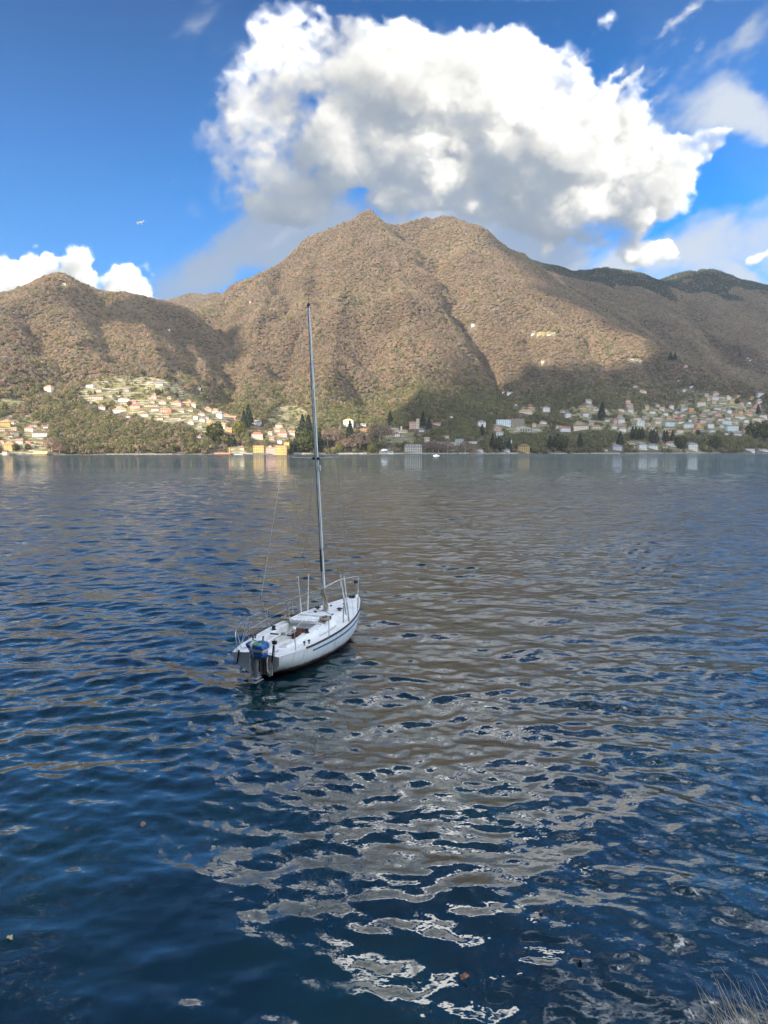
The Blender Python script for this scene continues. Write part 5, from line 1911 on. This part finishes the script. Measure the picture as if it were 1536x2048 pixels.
    # lines led aft along the cabin top
    for pts in (((4.2, .06), (3.9, .18), (3.2, .60)), ((4.2, -.07), (3.95, -.20), (3.75, -.52), (3.3, -.60)), ((4.15, .05), (3.6, .42), (3.18, .62))):
        MB().tube([(x, y, deck_z(x, y) + .02) for x, y in pts], .007, 6).build('control_line', M['wire'], R)
    # jib tracks, cleats and blocks on the side decks
    for sy in (1, -1):
        for x0, x1, off in ((2.2, 3.3, .30),):
            MB().tube([(x, sy * (beam(x) - off), deck_z(x, beam(x) - off) + .012) for x in np.linspace(x0, x1, 8)], .013, 6).build('sheet_track', M['dullsteel'], R)
        for x, off in ((1.25, .22), (1.45, .20)):
            y = sy * (beam(x) - off)
            z = deck_z(x, y)
            MB().lathe([(.03, -.01), (.018, .02), (.018, .06), (.04, .07), (.04, .10), (.015, .12)], 10, (x, y, z)).build('turning_block', M['black'], R, 50)
        x, y = .32, sy * .52
        z = deck_z(x, y)
        MB().tube([(x - .10, y, z + .05), (x + .10, y, z + .05)], .012, 8).tube([(x - .03, y, z - .01), (x - .03, y, z + .05)], .01, 6).tube([(x + .03, y, z - .01), (x + .03, y, z + .05)], .01, 6).build('cleat', M['steel'], R)
    MB().tube([(1.60, CW + .03, zc + .10), (1.60, -CW - .03, zc + .10)], .022, 8).build('traveller', M['black'], R)
    MB().box(1.55, 1.65, -.02, .10, zc + .12, zc + .17).build('traveller_car', M['dullsteel'], R, bevel=.008)
    # tiller and the pole with a white ball
    MB().tube([(-.10, -.12, .80), (.35, -.12, .92), (1.25, -.08, .97)], [.028, .026, .020], 10).build('tiller', M['whitetube'], R, 50)
    MB().tube([(.70, -.42, .98), (1.7, -.25, 1.02), (2.6, -.12, 1.12)], .009, 6).build('tiller_extension', M['thread'], R)
    MB().lathe([(.005, -.075), (.045, -.06), (.072, -.02), (.075, .01), (.05, .058), (.005, .075)], 14, (1.75, -.24, 1.03)).build('ball_float', M['whitetube'], R, 'all')
    # --- rails
    def zd(x, y):
        return deck_z(x, y) - .01
    def tube(name, pts, r, mat='steel', par=None):
        return MB().tube(pts, r, 8).build(name, M[mat], par or R, 50)
    pr = tube('stern_rail', [(.03, .60, zd(.03, .6)), (.0, .63, 1.18), (.18, .74, 1.30), (.85, .96, 1.34)], .010)
    tube('brace', [(.42, .72, zd(.42, .7)), (.16, .72, 1.29)], .011, par=pr)
    sr = tube('stern_rail', [(.03, -.60, zd(.03, .6)), (.0, -.63, 1.16), (.14, -.70, 1.22), (.72, -.90, 1.24)], .013, 'dullsteel')
    tube('brace', [(.72, -.88, zd(.72, .86)), (.66, -.88, 1.24)], .013, 'dullsteel', par=sr)
    MB().box(-.04, .05, -.69, -.57, 1.02, 1.12).build('stern_lamp', M['black'], sr, bevel=.015)
    def stanchion(x, sy, h=.58, lean=0.0, mat='steel'):
        y = sy * (beam(x) - .05)
        tube('stanchion', [(x, y, zd(x, y)), (x + lean, y + .02 * sy, zd(x, y) + h)], .012, mat)
        return (x + lean, y + .02 * sy, zd(x, y) + h)
    s1, s2, s3 = stanchion(1.30, 1, .66), stanchion(2.55, 1, .62), stanchion(3.72, 1, .62)
    t1, t2 = stanchion(2.30, -1, .58, -.03, 'dullsteel'), stanchion(5.05, -1, .50, -.05, 'dullsteel')
    # bow rail
    pa = (5.62, .60, zd(5.62, .60))
    pb = (5.45, -.66, zd(5.45, .66))
    pf = (6.80, 0, sheer(6.8))
    pu = tube('bow_rail', [pa, (5.50, .66, pa[2] + .60), (6.2, .42, 1.74), (6.72, .12, 1.78), (6.80, 0.0, 1.78), (6.72, -.12, 1.76)], .014, 'whitetube')
    tube('bow_post', [(6.74, -.06, sheer(6.7)), (6.80, -.05, 1.76)], .014, 'whitetube', pu)
    tube('rail_leg', [pb, (5.62, -.60, pb[2] + .45)], .012, 'dullsteel', pu)
    tube('rail_leg', [(6.35, .28, sheer(6.35)), (6.22, .40, 1.72)], .012, 'whitetube', pu)
    MB().box(6.66, 6.78, -.06, .06, 1.56, 1.66).build('bow_lamp', M['black'], pu, bevel=.015)
    mb = MB()
    for k in range(4):
        mb.tube([(6.72 + .01 * k, .02 * k - .03, 1.60), (6.62 + .03 * k, .03 * k - .05, 1.35), (6.70, .0 + .02 * k, 1.12)], .007, 5)
    mb.build('hanging_line', M['rope'], R)
    MB().box(6.30, 6.48, -.10, .10, sheer(6.4) + .02, sheer(6.4) + .13).build('anchor_roller', M['black'], R, bevel=.03)
    # lifelines along the port side
    aft = (.85, .96, 1.34)
    MB().tube([aft, s1, s2, s3, (5.50, .66, pa[2] + .58)], .003, 5).build('lifeline', M['thread'], R)
    lows = [(1.30, .93, .95)] + [(p[0], p[1], p[2] - .30) for p in (s2, s3)]
    MB().tube([(.42, .74, .78), (1.28, s1[1], .98), lows[1], lows[2], (5.55, .64, pa[2] + .30)], .0042, 5).build('lower_lifeline', M['thread'], R)
    MB().tube([s1, (.62, .84, .80)], .010, 6).build('gate_brace', M['steel'], R)

    # --- stern: outboard motor wrapped in tarpaulin, drains, plates
    T = MB().box(-.30, -.02, -.34, -.10, .30, .62).build('outboard_bracket', M['black'], R, bevel=.02)
    O = MB().loft([[(-.30 + a * .10 * k, -.02 + b * .085 * k, z) for a, b in ((-1, -.6), (-.6, -1), (.8, -1), (1, -.6), (1, .6), (.8, 1), (-.6, 1), (-1, .6))] for z, k in ((.86, 1.15), (.62, 1.05), (.40, .88), (.12, .82), (-.02, .9), (-.16, .8), (-.36, .5))],
                  True, (True, True)).build('outboard_motor', M['motor'], R, 40)
    MB().box(-.56, -.14, -.14, .11, .055, .075).build('cavitation_plate', M['bright'], O, bevel=.006)
    MB().box(-.50, -.20, -.12, .09, .14, .155).build('splash_plate', M['bright'], O, bevel=.005)
    MB().lathe([(.012, -.66), (.05, -.58), (.062, -.40), (.05, -.2), (.02, -.12)], 12, (0, -.02, -.20), 'x').build('gearcase', M['bright'], O, 50)
    pm = MB()
    for k in range(3):
        a = k * 2.094 + .6
        ca, sa = cos(a), sin(a)
        pm.add([(-.62 + .02 * s, -.02 + r * ca - w * sa, -.20 + r * sa + w * ca) for r, w, s in ((.04, -.02, -1), (.13, -.055, -2), (.17, .0, 0), (.13, .05, 2), (.04, .02, 1))] +
               [(-.61 + .02 * s, -.02 + r * ca - w * sa, -.20 + r * sa + w * ca) for r, w, s in ((.04, -.02, -1), (.13, -.055, -2), (.17, .0, 0), (.13, .05, 2), (.04, .02, 1))],
               [(0, 1, 2, 3, 4), (9, 8, 7, 6, 5), (0, 5, 6, 1), (1, 6, 7, 2), (2, 7, 8, 3), (3, 8, 9, 4), (4, 9, 5, 0)])
    pm.build('propeller', M['bright'], O)
    # crumpled cover: a rounded block pushed about by noise
    bm = bmesh.new()
    bmesh.ops.create_cube(bm, size=1)
    bmesh.ops.subdivide_edges(bm, edges=bm.edges[:], cuts=11, use_grid_fill=True)
    from mathutils import noise as mnoise
    for vtx in bm.verts:
        p = vtx.co.copy() * 2
        k = (abs(p.x) ** 5 + abs(p.y) ** 5 + abs(p.z) ** 5) ** .2
        p = p / max(k, 1e-6) * max(abs(p.x), abs(p.y), abs(p.z))
        top = .5 + .5 * p.z
        w = .80 + .20 * top + (.10 if p.z > .2 else 0)
        q = Vector((-.27 + p.x * .27 * w, -.04 + p.y * .31 * w - .03 * (1 - top) * 2, .925 + p.z * .225 + (p.y * .03 if p.z > 0 else .05 * p.y)))
        d = mnoise.noise(q * 5.5) * .05 + abs(mnoise.noise(q * 11 + Vector((3, 1, 7)))) * .035
        q += p.normalized() * d
        vtx.co = q
    me = bpy.data.meshes.new('tarpaulin')
    bm.to_mesh(me)
    bm.free()
    me.materials.append(M['tarp'])
    me.shade_smooth()
    tp = bpy.data.objects.new('tarpaulin', me)
    COL.objects.link(tp)
    tp.parent = O
    tag(tp, 'crumpled blue tarpaulin tied over the motor head with pale straps')

    O.location = (.02, -.20, -.01)
    tp.scale = (.80, .80, .86)
    tp.location = (-.05, -.01, .125)

    def strap(plane, off, wid):
        pts = []
        for a in np.linspace(0, 2 * pi, 40, endpoint=False):
            ca, sa = cos(a), sin(a)
            k = (abs(ca) ** 5 + abs(sa) ** 5) ** -.2
            if plane == 'v':
                pts.append(((-.27 + .30 * k * ca), off + .02 * sa, .925 + .25 * k * sa))
            else:
                pts.append((-.27 + .315 * k * ca, -.05 + .345 * k * sa, off + .03 * sa))
        n = len(pts)
        mb = MB()
        if plane == 'v':
            ring = [[(x, y - wid, z), (x, y + wid, z), (x * 1.0 - .0, y + wid, z), (x, y - wid, z)][:2] for x, y, z in pts]
        else:
            ring = [[(x, y, z - wid), (x, y, z + wid)] for x, y, z in pts]
        vs = [q for r_ in ring for q in r_]
        mb.add(vs, [(2 * i, 2 * i + 1, (2 * i + 3) % (2 * n), (2 * i + 2) % (2 * n)) for i in range(n)])
        o = mb.build('strap', M['strap'], O)
        so = o.modifiers.new('thick', 'SOLIDIFY')
        so.thickness = .008
        sw = o.modifiers.new('wrap', 'SHRINKWRAP')
        sw.target = tp
        sw.wrap_method = 'NEAREST_SURFACEPOINT'
        sw.wrap_mode = 'OUTSIDE_SURFACE'
        sw.offset = .008
    strap('v', .0, .035)
    strap('h', .93, .028)
    # what hangs on the transom beside the motor
    tube('rudder_tube', [(-.13, .06, .78), (-.12, .06, .02)], .045, 'whitetube')
    MB().box(-.20, -.06, -.01, .11, -.10, .12).build('rudder_fitting', M['bright'], R, bevel=.02)
    tube('boarding_tube', [(-.02, -.42, .66), (-.10, -.44, .58), (-.10, -.44, .30), (-.02, -.48, .16)], .018, 'whitetube')
    MB().box(-.035, -.004, -.56, -.47, .14, .50).build('transom_hatch', M['dullsteel'], R, bevel=.01)
    MB().box(-.16, -.01, -.40, -.32, .18, .50).build('tilt_ram', M['black'], R, bevel=.02)
    for y, z0, z1, dy in ((.55, .36, .76, .04), (-.56, .22, 1.0, .05)):
        MB().add([(-.030, y - .02 + dy, z0), (-.030, y + .02 + dy, z0), (-.030, y + .02 - dy, z1), (-.030, y - .02 - dy, z1), (-.008, y - .02 + dy, z0), (-.008, y + .02 + dy, z0), (-.008, y + .02 - dy, z1), (-.008, y - .02 - dy, z1)],
                 [(3, 2, 1, 0), (4, 5, 6, 7), (0, 1, 5, 4), (1, 2, 6, 5), (2, 3, 7, 6), (3, 0, 4, 7)]).build('chain_plate', M['dark'], R)
    for y, z in ((.44, .15), (-.42, .14)):
        d = MB().tube([(.12, y, z), (.02, y, z)], .05, 14).build('drain_pipe', M['whitetube'], R, 50)
        MB().lathe([(.028, .0), (.028, .004)], 12, (.012, y, z), 'x').build('drain_mouth', M['dark'], d)
    MB().tube([(.0, .62, .74), (-.02, .3, .66), (-.05, .05, .70), (-.03, -.3, .80), (.0, -.62, .72)], .007, 6).build('stern_line', M['wire'], R)
    tube('motor_handle', [(-.02, -.16, .95), (.22, -.22, 1.02), (.42, -.26, 1.16)], .016, 'whitetube')
    MB().tube([(-.05, -.20, .62), (.06, -.24, 1.20)], .022, 8).build('control_arm', M['black'], R)
    # keel under water
    MB().loft([[(3.0, -.05, -.2), (4.2, -.05, -.2), (4.2, .05, -.2), (3.0, .05, -.2)], [(3.1, -.04, -1.3), (3.8, -.04, -1.3), (3.8, .04, -1.3), (3.1, .04, -1.3)]], True, (True, True)).build('keel', M['hull'], R)
    return R


sailboat()

# ------------------------------------------------------------------ small things
def lake_point(u, v):
    r = ray(u, v)
    t = -CAMH / r[2]
    return r[0] * t, r[1] * t


def motor_launch():
    x, y = lake_point(873, 915.2)
    y = 900.0
    r = ray(873, 915)
    x = r[0] / r[1] * y
    R = empty('motor_launch', (x, y, 0), radians(200))
    tag(R, 'tiny white motor launch with a small cabin crossing far out before the hotel', 'motorboat')
    wm, gm = paint('launch_white', (.8, .8, .8), .4, .05), paint('launch_glass', (.05, .06, .07), .2, .1)
    rings = []
    for a, w, h in ((-3.5, 1.1, 1.0), (-1, 1.3, 1.0), (1.5, 1.1, 1.15), (3.2, .5, 1.35), (4.0, .04, 1.5)):
        rings.append([(a, -w, h), (a + .1, -w * .75, -.3), (a + .1, w * .75, -.3), (a, w, h)])
    MB().loft(rings, True, (True, True)).build('hull', wm, R, 30)
    MB().box(-1.2, 1.2, -.8, .8, 1.0, 2.0).build('cabin', wm, R, bevel=.15)
    MB().box(.9, 1.25, -.7, .7, 1.3, 1.8).build('windscreen', gm, R)
    MB().box(-.8, .8, -.84, .84, 1.35, 1.8).build('side_window', gm, R)


def aeroplane():
    d = 900.0
    x, y, z = at_dist(280, 444.5, d)
    s = d / FPX
    R = empty('light_aircraft', (x, y, z), radians(196))
    tag(R, 'tiny white light aircraft flying in the blue sky above the left cloud', 'aircraft')
    R.rotation_euler = (radians(10), radians(4), radians(190))
    R.scale = (.85, .85, .85)
    wm = paint('aircraft_white', (.82, .82, .80), .35, .04)
    dk = paint('aircraft_dark', (.05, .06, .08), .3, .1)
    MB().lathe([(.05, 5.0), (.7, 4.2), (.95, 2.6), (.95, .8), (.7, -1.2), (.35, -3.4), (.22, -4.8)], 14, (0, 0, 0), 'x').build('fuselage', wm, R, 50)
    MB().loft([[(2.3, -6.5, 1.0), (2.3, 6.5, 1.0), (.9, 6.5, 1.0), (.6, -6.5, 1.0)], [(2.2, -6.4, 1.22), (2.2, 6.4, 1.22), (.8, 6.4, 1.12), (.7, -6.4, 1.12)]], True, (True, True)).build('wing', wm, R)
    MB().add([(-3.4, -.1, .2), (-5.2, -.1, .2), (-5.8, -.1, 2.4), (-4.8, -.1, 2.4), (-3.4, .1, .2), (-5.2, .1, .2), (-5.8, .1, 2.4), (-4.8, .1, 2.4)], [(0, 1, 2, 3), (7, 6, 5, 4), (0, 4, 5, 1), (1, 5, 6, 2), (2, 6, 7, 3), (3, 7, 4, 0)]).build('tail_fin', wm, R)
    MB().box(-5.4, -4.2, -2.2, 2.2, .3, .45).build('tailplane', wm, R)
    MB().lathe([(.05, 3.9), (.72, 3.3), (.98, 2.4), (.9, 1.6)], 12, (0, 0, .16), 'x').build('windscreen', dk, R, 50)
    for sy in (-1, 1):
        MB().lathe([(.02, 4.2), (.32, 3.4), (.36, 1), (.22, -2), (.03, -3.6)], 10, (0, sy * 1.25, -1.9), 'x').build('float', wm, R, 50)
        MB().tube([(1.5, sy * 1.2, -1.6), (1.4, sy * .5, -.6)], .08, 6).tube([(-.6, sy * 1.2, -1.6), (-.2, sy * .4, -.5)], .08, 6).build('strut', dk, R)


def leaves():
    def leaf_shape(n, r, seed):
        q = random.Random(seed)
        pts = []
        for k in range(n * 4):
            a = 2 * pi * k / (n * 4)
            rr = r * (.72 if k % 4 == 0 else .58 if k % 4 in (1, 3) else .42) * q.uniform(.7, 1.15)
            pts.append((rr * cos(a), rr * sin(a) * .8))
        top = [(x, y, .010 + .014 * sin(x * 50) + .01 * sin(y * 70)) for x, y in pts]
        bot = [(x, y, z - .004) for x, y, z in top]
        k = len(pts)
        return MB().add(top + bot + [(0, 0, .022), (0, 0, .015)], [(i, (i + 1) % k, 2 * k) for i in range(k)] + [(k + (i + 1) % k, k + i, 2 * k + 1) for i in range(k)] + [(i, i + k, (i + 1) % k + k, (i + 1) % k) for i in range(k)])
    L = [(928, 1959, .085, (.36, .16, .08), 'orange brown maple leaf floating near the bottom centre'), (286, 1653, .09, (.30, .17, .12), 'reddish leaf floating left of centre in front of the boat'), (20, 1881, .07, (.46, .38, .18), 'yellow leaf floating at the left edge'),
         (1160, 1926, .06, (.24, .12, .08), 'small orange leaf floating at the lower right'), (1082, 1829, .06, (.36, .13, .07), 'small brown leaf floating right of centre in dark water')]
    for i, (u, v, r, c, lab) in enumerate(L):
        x, y = lake_point(u, v)
        o = leaf_shape(5, r, i).build('floating_leaf', paint('leaf_' + str(i), c, .7, .25, 20))
        o.location = (x, y, .035)
        o.rotation_euler = (.08, -.06, i * 1.3)
        tag(o, lab, 'leaf', 'leaves floating on the lake')


def dry_grass():
    """a tuft of dead grass on the bank, leaning out over the water"""
    q = random.Random(12)
    mb = MB()
    R0 = Vector((1.36, 2.62, 4.08))
    for k in range(150):
        root = R0 + Vector((q.uniform(-.10, .30), q.uniform(-.12, .12), q.uniform(-.10, .02)))
        ln = q.uniform(.09, .27) * (1.25 if q.random() < .12 else 1)
        az, lean = q.gauss(2.4, .55), q.uniform(.15, .95)
        d = Vector((cos(az) * sin(lean), sin(az) * sin(lean) * .5, cos(lean)))
        bend = Vector((-.10, .0, -.12)) * q.uniform(.0, 1.0)
        pts = [root + d * ln * t + bend * ln * t * t for t in (0, .35, .7, 1.0)]
        w = q.uniform(.0009, .0017)
        mb.tube([tuple(p) for p in pts], [w, w * .9, w * .6, w * .3], 4)
    o = mb.build('dry_grass', paint('dead_grass', (.60, .53, .40), .8, .35, 18))
    tag(o, 'dry straw coloured grass on the bank in the bottom right corner', 'grass', kind='stuff')


motor_launch()
aeroplane()
leaves()
dry_grass()
forest()


# ------------------------------------------------------------------ the air over the lake
hm = bpy.data.materials.new('lake_air')
hm.use_nodes = True
hm.node_tree.nodes.clear()
HN = Nodes(hm.node_tree)
pv = HN.node('ShaderNodeVolumePrincipled')
pv.inputs['Color'].default_value = (0.80, 0.88, 1.0, 1)
pv.inputs['Density'].default_value = 0.000032
pv.inputs['Anisotropy'].default_value = 0.2
ho = HN.node('ShaderNodeOutputMaterial')
hm.node_tree.links.new(pv.outputs[0], ho.inputs['Volume'])
haze = MB().box(-4800, 5200, -2000, 5600, -11, 1250).build('haze', hm)
tag(haze, kind='stuff')
